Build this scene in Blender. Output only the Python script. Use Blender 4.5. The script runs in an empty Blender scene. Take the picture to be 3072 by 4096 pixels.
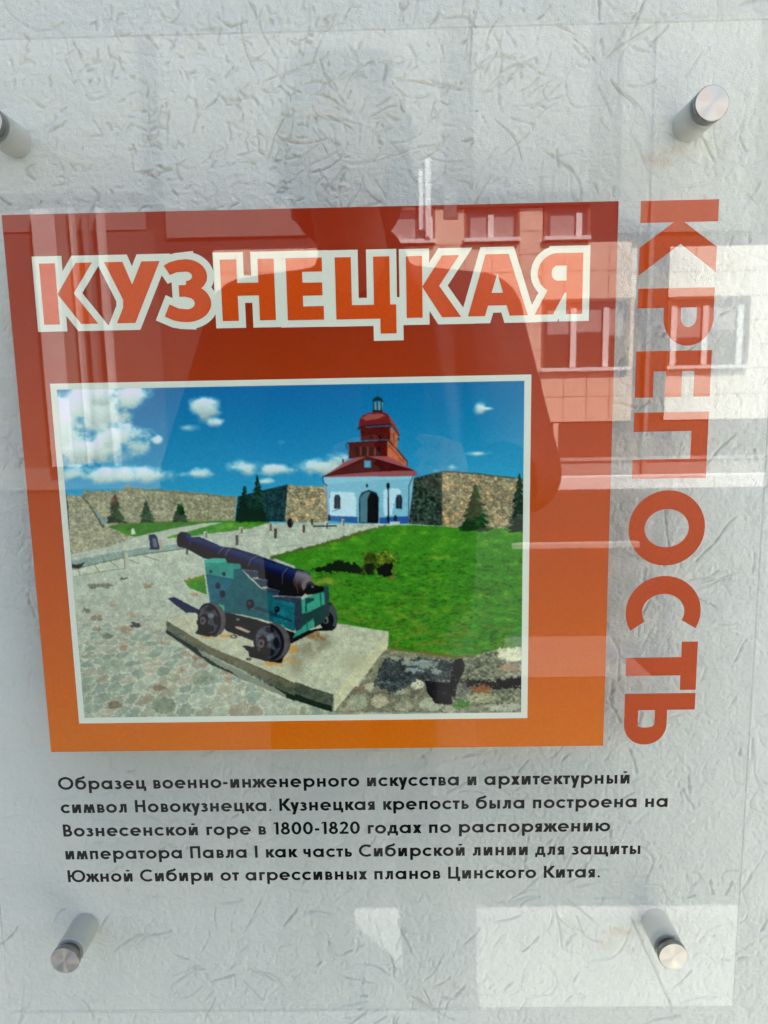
import bpy, bmesh, math, random
import numpy as np
from mathutils import Vector, Matrix
from mathutils.geometry import delaunay_2d_cdt

SC = bpy.context.scene
COL = SC.collection
PI = math.pi
R = math.radians
CAM_H = 1.35                      # the lens is 1.35 m above the terrace
PRINT_Y = -0.0255                 # the printed film hangs 25.5 mm in front of the plaster (plaster plane y = 0)

# ---------------------------------------------------------------- camera
cam_d = bpy.data.cameras.new('camera')
cam = bpy.data.objects.new('camera', cam_d); COL.objects.link(cam)
cam_d.sensor_fit = 'VERTICAL'; cam_d.sensor_height = 24.0; cam_d.lens = 24.0 * 0.71648
cam_d.clip_start = 0.01; cam_d.clip_end = 3000
CR = [[0.9997543515184735, -0.014900705517957014, 0.016407485942205736],
      [0.012249336636828308, 0.988418085989219, 0.1512601766538927],
      [-0.01847133919980382, -0.1510220390025121, 0.988357806345298]]
cam_rot = Matrix(((CR[0][0], CR[0][2], -CR[0][1]), (CR[1][0], CR[1][2], -CR[1][1]), (CR[2][0], CR[2][2], -CR[2][1])))
cam.matrix_world = Matrix.Translation((0, PRINT_Y - 0.42315, CAM_H)) @ cam_rot.to_4x4()
SC.camera = cam

# ---------------------------------------------------------------- light: clear day, the sun stands behind the plastered wall and lights the building opposite
SUN_EL, SUN_AZ = R(52), R(-40)    # azimuth measured from +Y (behind the wall) towards -X
world = bpy.data.worlds.new('World'); SC.world = world; world.use_nodes = True
wn = world.node_tree.nodes; wl = world.node_tree.links
bg = wn['Background']
sky = wn.new('ShaderNodeTexSky'); sky.sky_type = 'NISHITA'; sky.sun_disc = False
sky.sun_elevation = SUN_EL; sky.sun_rotation = -SUN_AZ
sky.air_density = 0.7; sky.dust_density = 4.0; sky.ozone_density = 0.6
wl.new(sky.outputs[0], bg.inputs[0]); bg.inputs[1].default_value = 0.10
sun_d = bpy.data.lights.new('sun', 'SUN'); sun_d.energy = 4.9; sun_d.angle = R(0.5); sun_d.color = (1, 0.95, 0.88)
sun = bpy.data.objects.new('sun', sun_d); COL.objects.link(sun)
sdir = Vector((-math.sin(SUN_AZ) * math.cos(SUN_EL), math.cos(SUN_AZ) * math.cos(SUN_EL), math.sin(SUN_EL)))
sun.rotation_euler = sdir.to_track_quat('Z', 'Y').to_euler()
SC.view_settings.view_transform = 'Standard'; SC.view_settings.look = 'None'
SC.view_settings.exposure = 2.8; SC.view_settings.gamma = 1
SC.cycles.max_bounces = 8; SC.cycles.transparent_max_bounces = 12; SC.cycles.diffuse_bounces = 3; SC.cycles.glossy_bounces = 3
SC.cycles.use_denoising = True; SC.cycles.sample_clamp_indirect = 2.0

# ---------------------------------------------------------------- helpers
def lin(c):
    return tuple((v / 255 / 12.92 if v / 255 <= .04045 else ((v / 255 + .055) / 1.055) ** 2.4) for v in c)

def mat(name, color=(.5, .5, .5), rough=.6, metal=0., noise=None, bump=None, spec=.5):
    m = bpy.data.materials.new(name); m.use_nodes = True
    nt = m.node_tree; b = nt.nodes['Principled BSDF']
    b.inputs['Base Color'].default_value = (*color, 1); b.inputs['Roughness'].default_value = rough
    b.inputs['Metallic'].default_value = metal; b.inputs['Specular IOR Level'].default_value = spec
    if noise:                                   # (scale, amount)
        tc = nt.nodes.new('ShaderNodeTexCoord'); n = nt.nodes.new('ShaderNodeTexNoise'); n.inputs['Scale'].default_value = noise[0]; n.inputs['Detail'].default_value = 6
        r = nt.nodes.new('ShaderNodeMapRange'); r.inputs[1].default_value = .3; r.inputs[2].default_value = .7
        r.inputs[3].default_value = 1 - noise[1]; r.inputs[4].default_value = 1 + noise[1]
        v = nt.nodes.new('ShaderNodeVectorMath'); v.operation = 'SCALE'; v.inputs[0].default_value = color
        nt.links.new(tc.outputs['Object'], n.inputs['Vector']); nt.links.new(n.outputs[0], r.inputs[0]); nt.links.new(r.outputs[0], v.inputs['Scale']); nt.links.new(v.outputs[0], b.inputs['Base Color'])
    if bump:
        tc = nt.nodes.new('ShaderNodeTexCoord'); n = nt.nodes.new('ShaderNodeTexNoise'); n.inputs['Scale'].default_value = bump[0]; n.inputs['Detail'].default_value = 5
        bp = nt.nodes.new('ShaderNodeBump'); bp.inputs['Distance'].default_value = bump[1]
        nt.links.new(tc.outputs['Object'], n.inputs['Vector']); nt.links.new(n.outputs[0], bp.inputs['Height']); nt.links.new(bp.outputs[0], b.inputs['Normal'])
    return m

def link(name, me, m=None, parent=None):
    o = bpy.data.objects.new(name, me); COL.objects.link(o)
    if m is not None: me.materials.append(m)
    if parent is not None: o.parent = parent
    return o

def from_bm(name, bm, m, parent=None, smooth=False):
    me = bpy.data.meshes.new(name); bm.normal_update(); bm.to_mesh(me); bm.free()
    if smooth:
        for f in me.polygons: f.use_smooth = True
    return link(name, me, m, parent)

def tag(o, label, cat=None, group=None, kind=None):
    if label: o['label'] = label
    if cat: o['category'] = cat
    if group: o['group'] = group
    if kind: o['kind'] = kind
    return o

def empty(name, loc, label, cat, group=None):
    o = bpy.data.objects.new(name, None); COL.objects.link(o); o.location = loc; o.empty_display_size = .1
    return tag(o, label, cat, group)

def box(bm, x0, x1, y0, y1, z0, z1, bev=0):
    r = bmesh.ops.create_cube(bm, size=1)
    for v in r['verts']:
        v.co = Vector(((x0 + x1) / 2 + v.co.x * (x1 - x0), (y0 + y1) / 2 + v.co.y * (y1 - y0), (z0 + z1) / 2 + v.co.z * (z1 - z0)))
    if bev:
        es = list({e for v in r['verts'] for e in v.link_edges})
        bmesh.ops.bevel(bm, geom=es, offset=bev, segments=2, affect='EDGES', profile=.6)
    return bm

def boxes(name, lst, m, parent=None, bev=0):
    bm = bmesh.new()
    for b in lst: box(bm, *b, bev=bev)
    return from_bm(name, bm, m, parent)

def lathe_y(name, prof, m, parent, seg=64, sharp=True):
    """profile of (radius, y) turned round the y axis"""
    bm = bmesh.new(); rings = []
    for r, y in prof:
        if r < 1e-6: rings.append([bm.verts.new((0, y, 0))])
        else: rings.append([bm.verts.new((r * math.cos(2 * PI * k / seg), y, r * math.sin(2 * PI * k / seg))) for k in range(seg)])
    for a, b in zip(rings[:-1], rings[1:]):
        for k in range(seg):
            k2 = (k + 1) % seg
            if len(a) == 1: f = bm.faces.new((a[0], b[k], b[k2]))
            elif len(b) == 1: f = bm.faces.new((a[k], b[0], a[k2]))
            else: f = bm.faces.new((a[k], b[k], b[k2], a[k2]))
            f.smooth = True
    bmesh.ops.recalc_face_normals(bm, faces=bm.faces[:])
    for e in bm.edges:
        if len(e.link_faces) == 2 and e.calc_face_angle() > R(28): e.smooth = False
    return from_bm(name, bm, m, parent)

def MM(x, z):                     # sign millimetres (x from the lens axis, z from lens height) -> metres
    return x / 1000, CAM_H + z / 1000

WALL_A, WALL_B = (.632, .668, .560), (.672, .705, .600)      # plaster colours
PRINT_K = (.72, .67, .80)                              # display value of a white print per channel under this light
PRINT_LIFT = (.006, .006, .007)                        # what the acrylic adds by reflection
R0 = .038                                              # mirror reflectance of one acrylic face

HM = [0.1325442, -0.002175252, -204.9305, -0.002448871, -0.1310333, 213.3585, 3.837868e-06, -4.739168e-05, 1.0]   # sketch coordinates -> sign millimetres
def paint_picture(W2=1340, H2=996):
    """the printed photograph on the sign, drawn with polygons and noise on an array (display colours 0..1)"""
    rng = np.random.default_rng(7)
    Hm = np.array(HM).reshape(3, 3)
    X0, X1, Z1, Z0 = -192.3, 74.6, 9.2, -189.2
    TL = {'A': (180, 1480, .6028), 'B': (1180, 1480, .6028), 'C': (180, 2180, .6028), 'D': (1180, 2180, .6028),
          'E': (600, 2000, .6028), 'N': (0, 0, 1)}
    def P(t, pts):
        ox, oy, s = TL[t]
        a = np.array(pts, float) * s + (ox, oy)
        q = np.c_[a, np.ones(len(a))] @ Hm.T
        x = q[:, 0] / q[:, 2]; z = q[:, 1] / q[:, 2]
        return np.c_[(x - X0) / (X1 - X0) * W2, (Z1 - z) / (Z1 - Z0) * H2]
    yy, xx = np.mgrid[0:H2, 0:W2].astype(np.float32)
    def vnoise(sx, sy=None, seed=0, oct=1):
        out = np.zeros((H2, W2), np.float32); amp = 1; tot = 0; sy = sy or sx
        for o in range(oct):
            r = np.random.default_rng(seed * 31 + o)
            gx = max(2, int(W2 / sx) + 2); gy = max(2, int(H2 / sy) + 2)
            g = r.random((gy + 1, gx + 1)).astype(np.float32)
            fx = np.arange(W2) / sx; fy = np.arange(H2) / sy
            ix = np.minimum(fx.astype(int), gx - 1); iy = np.minimum(fy.astype(int), gy - 1)
            tx = fx - ix; ty = fy - iy; tx = tx * tx * (3 - 2 * tx); ty = ty * ty * (3 - 2 * ty)
            tx = tx[None]; ty = ty[:, None]
            a = g[iy][:, ix]; b = g[iy][:, ix + 1]; c = g[iy + 1][:, ix]; d = g[iy + 1][:, ix + 1]
            out += amp * ((a * (1 - tx) + b * tx) * (1 - ty) + (c * (1 - tx) + d * tx) * ty)
            tot += amp; amp *= .55; sx = max(1.01, sx / 2); sy = max(1.01, sy / 2)
        return out / tot
    def voro(u, v, seed):
        r = np.random.default_rng(seed); J = r.random((64, 64, 2)).astype(np.float32); ID = r.random((64, 64)).astype(np.float32)
        iu = np.floor(u).astype(int); iv = np.floor(v).astype(int)
        f1 = np.full(u.shape, 9., np.float32); f2 = f1.copy(); cid = np.zeros(u.shape, np.float32)
        for du in (-1, 0, 1):
            for dv in (-1, 0, 1):
                a = (iu + du) % 64; b = (iv + dv) % 64
                j = J[a, b]; d = np.hypot(iu + du + .1 + .8 * j[..., 0] - u, iv + dv + .1 + .8 * j[..., 1] - v)
                nb = d < f1
                f2 = np.where(nb, f1, np.minimum(f2, d)); cid = np.where(nb, ID[a, b], cid); f1 = np.where(nb, d, f1)
        return f1, f2, cid
    img = np.zeros((H2, W2, 3), np.float32)
    fine = vnoise(2.2, seed=3); mid = vnoise(14, seed=4, oct=3); jx = (vnoise(7, seed=11, oct=2) - .5); jy = (vnoise(7, seed=12, oct=2) - .5)
    def mask(q, rough=0.):
        x0 = int(max(0, q[:, 0].min() - 8)); x1 = int(min(W2, q[:, 0].max() + 9)); y0 = int(max(0, q[:, 1].min() - 8)); y1 = int(min(H2, q[:, 1].max() + 9))
        m = np.zeros((H2, W2), bool)
        if x1 <= x0 or y1 <= y0: return m
        sx = xx[y0:y1, x0:x1] + .5; sy = yy[y0:y1, x0:x1] + .5
        if rough: sx = sx + rough * jx[y0:y1, x0:x1]; sy = sy + rough * jy[y0:y1, x0:x1]
        mm = np.zeros(sx.shape, bool)
        n = len(q)
        for i in range(n):
            xa, ya = q[i]; xb, yb = q[(i + 1) % n]
            if ya == yb: continue
            c = ((ya > sy) != (yb > sy)) & (sx < (xb - xa) * (sy - ya) / (yb - ya) + xa)
            mm ^= c
        m[y0:y1, x0:x1] = mm
        return m
    def local(q, rough=0.):
        x0 = int(max(0, q[:, 0].min() - 8)); x1 = int(min(W2, q[:, 0].max() + 9)); y0 = int(max(0, q[:, 1].min() - 8)); y1 = int(min(H2, q[:, 1].max() + 9))
        if x1 <= x0 or y1 <= y0: return None, None
        sl = (slice(y0, y1), slice(x0, x1)); sx = xx[sl] + .5; sy = yy[sl] + .5
        if rough: sx = sx + rough * jx[sl]; sy = sy + rough * jy[sl]
        mm = np.zeros(sx.shape, bool)
        for i in range(len(q)):
            xa, ya = q[i]; xb, yb = q[(i + 1) % len(q)]
            if ya != yb: mm ^= ((ya > sy) != (yb > sy)) & (sx < (xb - xa) * (sy - ya) / (yb - ya) + xa)
        return sl, mm
    def put(m, col, a=1.):
        col = np.asarray(col, np.float32) / 255
        c = col[m] if col.ndim == 3 else col
        img[m] = img[m] * (1 - a) + c * a
    def poly(t, pts, col, rough=0., a=1., tex=0., ny=0):
        sl, m = local(P(t, pts), rough)
        if sl is None: return
        c = np.array(col, np.float32) / 255
        if tex: c = (c[None, None] * (1 + tex * ((mid[sl] + fine[sl])[..., None] - 1)))[m]
        v = img[sl]; v[m] = v[m] * (1 - a) + c * a
    def soft(t, cx, cy, rx, ry, col, a=.6, ns=1.6):
        q = P(t, [(cx, cy), (cx + rx, cy), (cx, cy + ry)]); c = q[0]; ax = abs(q[1][0] - c[0]); ay = abs(q[2][1] - c[1])
        x0, x1, y0, y1 = max(0, int(c[0] - 2 * ax)), min(W2, int(c[0] + 2 * ax) + 1), max(0, int(c[1] - 2 * ay)), min(H2, int(c[1] + 2 * ay) + 1)
        if x1 <= x0 or y1 <= y0: return
        sl = (slice(y0, y1), slice(x0, x1)); d = np.sqrt(((xx[sl] - c[0]) / ax) ** 2 + ((yy[sl] - c[1]) / ay) ** 2)
        w = (np.clip(1.3 - d + (mid[sl] - .5) * ns, 0, 1) * a)[..., None]; img[sl] = img[sl] * (1 - w) + np.array(col) / 255 * w
    def axis_shade(t, outline, p0, p1, w0, w1, stops, rough=0.):
        """fill an outline with colours that run across a round body whose axis is p0-p1"""
        q = P(t, [p0, p1]); sl, m = local(P(t, outline), rough); d = q[1] - q[0]; L = np.hypot(*d); d = d / L
        sc_ = np.hypot(*(P(t, [(p0[0] + 100, p0[1])])[0] - q[0])) / 100
        rx_ = xx[sl] - q[0][0]; ry_ = yy[sl] - q[0][1]; al = np.clip((rx_ * d[0] + ry_ * d[1]) / L, 0, 1); s = (-rx_ * d[1] + ry_ * d[0]) / ((w0 + (w1 - w0) * al) * sc_)
        s = s + (fine[sl] - .5) * .10 + (mid[sl] - .5) * .15; xs_ = [a for a, _ in stops]; c = np.stack([np.interp(s, xs_, [cc[k] for _, cc in stops]) for k in range(3)], -1) / 255
        img[sl][m] = c[m]
    def line(t, pts, w, col, a=1., rough=0.):
        s = 1
        for (xa, ya), (xb, yb) in zip(pts[:-1], pts[1:]):
            L = math.hypot(xb - xa, yb - ya) or 1; nx = -(yb - ya) / L * w / 2; ny = (xb - xa) / L * w / 2
            poly(t, [(xa + nx, ya + ny), (xb + nx, yb + ny), (xb - nx, yb - ny), (xa - nx, ya - ny)], col, rough, a)
    def ell(t, cx, cy, rx, ry, col, a=1., rough=0., a0=0, a1=360, rot=0, tex=0.):
        c, s = math.cos(math.radians(rot)), math.sin(math.radians(rot))
        pts = [(cx + rx * math.cos(math.radians(k)) * c - ry * math.sin(math.radians(k)) * s,
                cy + rx * math.cos(math.radians(k)) * s + ry * math.sin(math.radians(k)) * c) for k in np.linspace(a0, a1, 40)]
        return poly(t, pts, col, rough, a, tex)
    # ---- sky
    t = np.clip(yy / (H2 * .44), 0, 1)[..., None]; sxx = (xx / W2)[..., None]
    top = np.array((14, 100, 158.)) * (1 - np.abs(sxx - .5)) + np.array((14, 116, 156.)) * np.abs(sxx - .5)
    bot = np.array((60, 162, 194.))
    img[:] = (top * (1 - t ** 1.05) + bot * t ** 1.05) / 255 * (1 + .04 * (fine[..., None] - .5))
    cn = vnoise(60, 42, seed=21, oct=5)
    def cloud(t_, cx, cy, rx, ry, dens=1., col=(205, 214, 205)):
        q = P(t_, [(cx, cy), (cx + rx, cy), (cx, cy + ry)])
        c = q[0]; ax = q[1][0] - c[0]; ay = q[2][1] - c[1]
        d = np.sqrt(((xx - c[0]) / ax) ** 2 + ((yy - c[1]) / ay) ** 2)
        v = np.clip((1.55 - d + (cn - .5) * 2.5) * .85 * dens, 0, 1); v = v * v * (3 - 2 * v)
        shade = 1 - .16 * np.clip((yy - c[1]) / ay, -1, 1)
        cc = np.array(col, np.float32)[None, None] / 255 * shade[..., None] * np.array((1, 1.0, 1.02))
        img[:] = img * (1 - v[..., None] * .93) + cc * v[..., None] * .93
    for c in [('A', 250, 300, 240, 190), ('A', 180, 480, 150, 110), ('A', 540, 200, 110, 90), ('A', 420, 500, 170, 80), ('A', 290, 250, 190, 130), ('A', 560, 190, 70, 70), ('A', 130, 380, 70, 170), ('A', 300, 520, 170, 60), ('A', 500, 440, 100, 65), ('A', 400, 160, 90, 60),
              ('A', 480, 700, 320, 42), ('A', 200, 690, 90, 40), ('A', 1040, 245, 100, 60), ('A', 1140, 350, 40, 22), ('A', 940, 385, 50, 22, .6), ('A', 745, 475, 26, 22),
              ('A', 980, 690, 95, 24), ('A', 1330, 655, 110, 46), ('A', 1470, 742, 60, 20), ('A', 1560, 660, 120, 36), ('B', 140, 640, 190, 42), ('B', 290, 590, 90, 40),
              ('B', 1225, 250, 30, 34, .8), ('B', 1270, 258, 36, 10, .7), ('B', 1210, 555, 66, 14, .8), ('B', 1040, 645, 34, 22, .6), ('A', 1580, 480, 40, 25, .35), ('B', 930, 670, 36, 14, .4)]:
        cloud(*c)
    # ---- ground bases
    horizon = 2112
    nat = P('N', [(0, 0), (1000, 0)])
    # native coords for each pixel (inverse homography) for the perspective stone pattern
    Hi = np.linalg.inv(Hm)
    Xmm = X0 + (xx + .5) / W2 * (X1 - X0); Zmm = Z1 - (yy + .5) / H2 * (Z1 - Z0)
    q = np.stack([Xmm, Zmm, np.ones_like(Xmm)], -1) @ Hi.T
    nx = q[..., 0] / q[..., 2]; nyy = q[..., 1] / q[..., 2]
    dd = np.maximum(nyy - (horizon - 70), 6)
    f1, f2, cid = voro((nx - 1100) / dd * 12.5 + 400 + jx * .5, 12500 / dd + 40 + jy * .5, 5)
    gap = np.clip((f2 - f1) * 5.5, 0, 1)[..., None]
    near = np.clip((nyy - 2330) / 260, 0, 1)[..., None]
    pal = np.array([(136, 144, 128), (156, 154, 136), (142, 150, 136), (166, 158, 138), (150, 147, 128), (164, 168, 150), (150, 140, 122), (134, 142, 128), (160, 160, 145)], np.float32)
    st = pal[(cid * 8.99).astype(int)] * (.92 + .16 * mid[..., None]) * (.95 + .1 * fine[..., None])
    mort = np.array((192, 190, 168.)) * (.9 + .2 * fine[..., None])
    cob = st * gap + mort * (1 - gap)
    plain = np.array((172, 174, 158.)) * (.84 + .18 * fine[..., None] + .16 * mid[..., None])
    cob = cob * near + plain * (1 - near)
    M = np.ones((H2, W2), bool)
    put(M & (nyy > 2095), cob)
    # ---- far stone wall, left
    f1, f2, cid = voro(nx / 17 + jx, nyy / 12 + jy, 9)
    g = np.clip((f2 - f1) * 4, 0, 1)[..., None]
    wallc = (np.array((158, 152, 122.)) * (.84 + .24 * cid[..., None]) * (.8 + .2 * g)) * (.84 + .32 * vnoise(5, seed=8)[..., None])
    wallr = (np.array((160, 148, 116.)) * (.74 + .4 * cid[..., None]) * (.68 + .32 * g)) * (.8 + .4 * vnoise(4, seed=9)[..., None])
    wallr = wallr + (cid > .8)[..., None] * np.array((14, -6, -14.))
    put(mask(P('A', [(255, 803), (490, 802), (540, 778), (560, 756), (572, 780), (700, 790), (1000, 812), (1275, 845), (1258, 1006), (1130, 1000), (420, 1030), (255, 850)]), 5), wallc)
    line('A', [(700, 795), (1000, 820), (1275, 850)], 10, (96, 96, 72), .5, 6)
    put(mask(P('A', [(135, 808), (150, 832), (250, 838), (420, 1050), (600, 1112), (400, 1180), (165, 1225)]), 3), wallc * .98 + 8)
    line('A', [(252, 838), (300, 905), (350, 980), (392, 1046)], 13, (84, 76, 52), .9, 8)
    line('A', [(140, 820), (155, 930), (163, 1060)], 8, (70, 70, 50), .9, 6)
    poly('A', [(385, 1050), (425, 1040), (425, 1058), (400, 1062)], (150, 140, 105))
    # ---- lawns at the back
    gr = vnoise(5, 3, seed=31, oct=2)[..., None]; gr2 = vnoise(30, 14, seed=32, oct=3)[..., None]
    grass = np.array((58, 124, 32.)) * (.70 + .36 * gr + .30 * gr2) + np.array((30, 8, 0.)) * np.clip(gr2 * 3 - 1.7, 0, 1)
    put(mask(P('A', [(415, 1040), (500, 1018), (900, 1005), (1260, 1000), (1480, 1005), (1500, 1018), (1180, 1015), (1060, 1020), (850, 1055), (700, 1098), (600, 1108), (545, 1095)]), 2), grass * .92)
    put(mask(P('A', [(800, 1118), (860, 1092), (1050, 1040), (1180, 1015), (1500, 1010), (1350, 1055), (1100, 1085), (940, 1108)]), 2), grass)
    poly('A', [(600, 1108), (700, 1085), (850, 1052), (1060, 1016), (1180, 1013), (1130, 1022), (960, 1070), (840, 1100), (760, 1125), (640, 1125)], (172, 174, 156), 2)
    line('A', [(420, 1035), (650, 1015), (900, 1002), (1090, 995)], 9, (108, 100, 52), .6, 8)
    # ---- bastion, shaded and lit faces
    put(mask(P('A', [(1280, 842), (1450, 800), (1615, 762), (1592, 1008), (1470, 1005), (1262, 1002)]), 1), np.array((30, 58, 62.)) * (.6 + .8 * vnoise(5, seed=41)[..., None]))
    put(mask(P('A', [(1612, 760), (1659, 768), (1860, 775), (1880, 1010), (1590, 1010)]), 1), wallr * 1.05)
    line('A', [(1280, 842), (1450, 800), (1615, 762)], 5, (30, 44, 34), .8)
    put(mask(P('B', [(780, 720), (975, 672), (975, 1036), (755, 1022), (765, 850)]), 1), np.array((44, 58, 50.)) * (.45 + 1.1 * vnoise(6, seed=42)[..., None] * (.5 + g * .8)))
    put(mask(P('B', [(975, 672), (1210, 690), (1512, 725), (1508, 1075), (1250, 1062), (975, 1036)]), 2), wallr)
    line('B', [(975, 674), (1210, 690), (1512, 727)], 8, (50, 60, 36), .8, 4)
    # ---- forecourt paving and big lawn
    poly('A', [(1350, 1055), (1500, 1016), (1860, 1010), (1860, 1040)], (170, 172, 158), 2, tex=.15)
    put(mask(P('B', [(0, 1225), (180, 1180), (420, 1090), (600, 1035), (760, 1028), (1000, 1040), (1250, 1065), (1512, 1078), (1515, 1300), (0, 1300)]), 2), grass)
    put(mask(P('D', [(0, 62), (130, 25), (500, -110), (1512, -110), (1505, 680), (1350, 690), (1200, 730), (1060, 752), (860, 715), (700, 700), (600, 680), (620, 575), (230, 520), (100, 300), (0, 250)]), 2), grass)
    put(mask(P('C', [(925, 240), (1060, 205), (1075, 330), (960, 285)]), 2), grass)
    put(mask(P('E', [(790, 375), (1100, 300), (1660, 160), (1660, 600), (1200, 800), (1050, 470)]), 2), grass)
    yel = np.clip((vnoise(26, 9, seed=51, oct=3) - .52) * 6, 0, 1)[..., None]
    gm = mask(P('D', [(100, 180), (700, 60), (1512, 60), (1505, 680), (1060, 752), (620, 680), (620, 560), (230, 500)]), 2)
    lowf = np.clip((nyy - 2280) / 300, 0, 1)[..., None]
    c = img * 255; c = c * (1 - yel * .55 * lowf) + np.array((132, 122, 44.)) * yel * .55 * lowf
    dk = np.clip((vnoise(12, 5, seed=52, oct=2) - .55) * 5, 0, 1)[..., None]; c = c * (1 - .22 * dk)
    put(gm, c)
    r = np.random.default_rng(77)
    for k in range(2600):
        X_, Y_ = r.uniform(60, 1500), r.uniform(-60, 740)
        if X_ < 240 and Y_ > 480 or (X_ < 620 and Y_ > 560) or Y_ > 690 + (X_ > 1300) * -20 or (X_ < 420 and Y_ < 90 - X_ * .3): continue
        g_ = r.random(); cc = (38, 92, 22) if g_ < .40 else ((96, 150, 48) if g_ < .75 else ((132, 130, 44) if Y_ > 380 and g_ > .82 else (58, 124, 30)))
        sz = 4 + (Y_ + 80) / 60; line('D', [(X_, Y_), (X_ + r.normal(0, 5) + sz, Y_ - r.random() * 4)], 2 + sz * .28, cc, .26, 5)
    line('B', [(0, 1200), (180, 1160), (420, 1082), (600, 1034)], 16, (84, 96, 48), .75, 9)
    line('E', [(800, 385), (1000, 330), (1220, 275), (1450, 210)], 20, (80, 92, 40), .8, 12)
    line('C', [(928, 245), (1000, 222), (1060, 212)], 20, (110, 118, 34), .9, 12)
    line('D', [(610, 690), (760, 708), (900, 722), (1060, 752), (1200, 735)], 22, (112, 92, 42), .8, 14)
    soft('D', 200, 240, 90, 18, (150, 146, 60), .7, 2.5); soft('D', 960, 85, 60, 12, (140, 146, 60), .6, 2.5)
    # ---- gate church: white front
    poly('B', [(188, 712), (340, 690), (480, 678), (780, 672), (790, 700), (752, 1020), (220, 1000)], (118, 172, 192))
    poly('B', [(188, 712), (480, 680), (785, 672), (790, 720), (480, 735), (200, 760)], (140, 190, 206), 1, .6)
    poly('B', [(228, 810), (380, 808), (408, 850), (408, 972), (232, 968)], (182, 206, 218), 8)
    poly('B', [(585, 800), (690, 785), (700, 820), (660, 860), (640, 960), (590, 968)], (176, 202, 216), 8)
    poly('B', [(225, 968), (415, 975), (415, 1018), (225, 1000)], (38, 92, 150))
    poly('B', [(560, 980), (752, 970), (750, 1022), (560, 1018)], (38, 84, 150))
    line('B', [(205, 760), (215, 1000)], 8, (150, 120, 130)); line('B', [(205, 765), (270, 800)], 6, (150, 175, 200), .8)
    poly('B', [(424, 1015), (424, 850), (440, 815), (490, 796), (540, 815), (556, 850), (553, 1018)], (30, 46, 56))
    poly('B', [(432, 1010), (432, 850), (460, 815), (500, 805), (482, 850), (478, 1012)], (76, 116, 128))
    poly('B', [(480, 1012), (480, 860), (505, 815), (545, 835), (553, 1018)], (14, 16, 24))
    for cx in (281, 690):
        poly('B', [(cx - 22, 922), (cx - 22, 850), (cx - 12, 828), (cx + 10, 828), (cx + 20, 850), (cx + 20, 922)], (38, 48, 58))
        line('B', [(cx, 832), (cx, 920)], 3, (110, 130, 150), .5)
    line('B', [(245, 940), (300, 920)], 6, (50, 100, 140), .7)
    ell('B', 477, 768, 8, 12, (20, 26, 34)); line('B', [(785, 700), (790, 690), (755, 770), (752, 1015)], 7, (70, 80, 110))
    line('B', [(617, 770), (620, 1018)], 8, (16, 24, 34)); poly('B', [(605, 775), (607, 755), (617, 748), (628, 757), (628, 780), (617, 800)], (16, 24, 34))
    ell('B', 617, 985, 9, 20, (16, 24, 34)); ell('B', 665, 985, 12, 22, (26, 36, 56)); poly('B', [(628, 1006), (695, 1006), (695, 1028), (628, 1032)], (170, 184, 180))
    poly('B', [(217, 985), (222, 958), (232, 962), (236, 1000), (217, 1000)], (22, 26, 36))
    # roof, tower, cupola
    poly('B', [(180, 712), (250, 668), (330, 612), (400, 585), (470, 572), (620, 574), (700, 600), (745, 640), (800, 672), (815, 700), (785, 705)], (150, 78, 84))
    poly('B', [(190, 708), (480, 577), (780, 668), (640, 672), (480, 680), (300, 696)], (74, 22, 18), tex=.3)
    line('B', [(180, 712), (480, 576), (785, 668)], 6, (60, 18, 20))
    poly('B', [(458, 602), (502, 602), (504, 648), (458, 648)], (70, 140, 170)); poly('B', [(470, 610), (492, 608), (490, 638), (472, 640)], (100, 150, 190))
    poly('B', [(355, 590), (358, 486), (610, 470), (612, 574), (480, 574)], (84, 24, 18), tex=.25)
    poly('B', [(342, 484), (470, 474), (618, 466), (618, 482), (350, 496)], (70, 18, 16))
    poly('B', [(610, 472), (640, 480), (740, 612), (735, 640), (660, 595), (612, 574)], (180, 96, 66), tex=.3)
    line('B', [(618, 466), (680, 532), (745, 612)], 9, (84, 30, 24)); line('B', [(620, 500), (690, 580), (730, 620)], 4, (110, 50, 40))
    for cx in (412, 457, 507, 553):
        poly('B', [(cx - 14, 570), (cx - 14, 520), (cx, 506), (cx + 14, 520), (cx + 14, 570)], (40, 12, 14))
    for cx in (435, 482, 530): line('B', [(cx, 512), (cx, 568)], 8, (160, 76, 60), .7)
    poly('B', [(436, 470), (432, 385), (640, 372), (632, 462)], (88, 28, 20), tex=.3)
    poly('B', [(630, 380), (682, 432), (676, 530), (632, 470)], (176, 94, 66), tex=.3)
    for cx in (508, 562): poly('B', [(cx - 10, 462), (cx - 10, 435), (cx + 10, 435), (cx + 10, 462)], (44, 12, 14))
    line('B', [(655, 420), (655, 480)], 5, (120, 60, 44)); line('B', [(436, 465), (632, 458)], 7, (76, 20, 16))
    poly('B', [(420, 392), (425, 340), (440, 308), (475, 290), (520, 280), (580, 278), (615, 292), (634, 325), (640, 362), (560, 366), (470, 372)], (112, 36, 38), 1)
    poly('B', [(440, 320), (480, 298), (560, 290), (600, 300), (560, 322), (470, 340)], (176, 100, 96), 4, .6)
    poly('B', [(620, 300), (650, 340), (688, 405), (690, 445), (640, 372)], (140, 66, 56))
    line('B', [(418, 388), (470, 374), (640, 362)], 9, (60, 18, 24)); line('B', [(640, 362), (692, 440)], 7, (80, 30, 30))
    poly('B', [(518, 275), (520, 215), (584, 215), (574, 275)], (96, 140, 160)); 
    for xa in (522, 545, 570): line('B', [(xa, 215), (xa, 275)], 7, (24, 36, 44))
    poly('B', [(510, 212), (520, 190), (546, 176), (575, 190), (590, 220), (560, 205)], (26, 54, 48)); line('B', [(547, 120), (547, 180)], 3, (40, 90, 120), .8)
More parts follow.
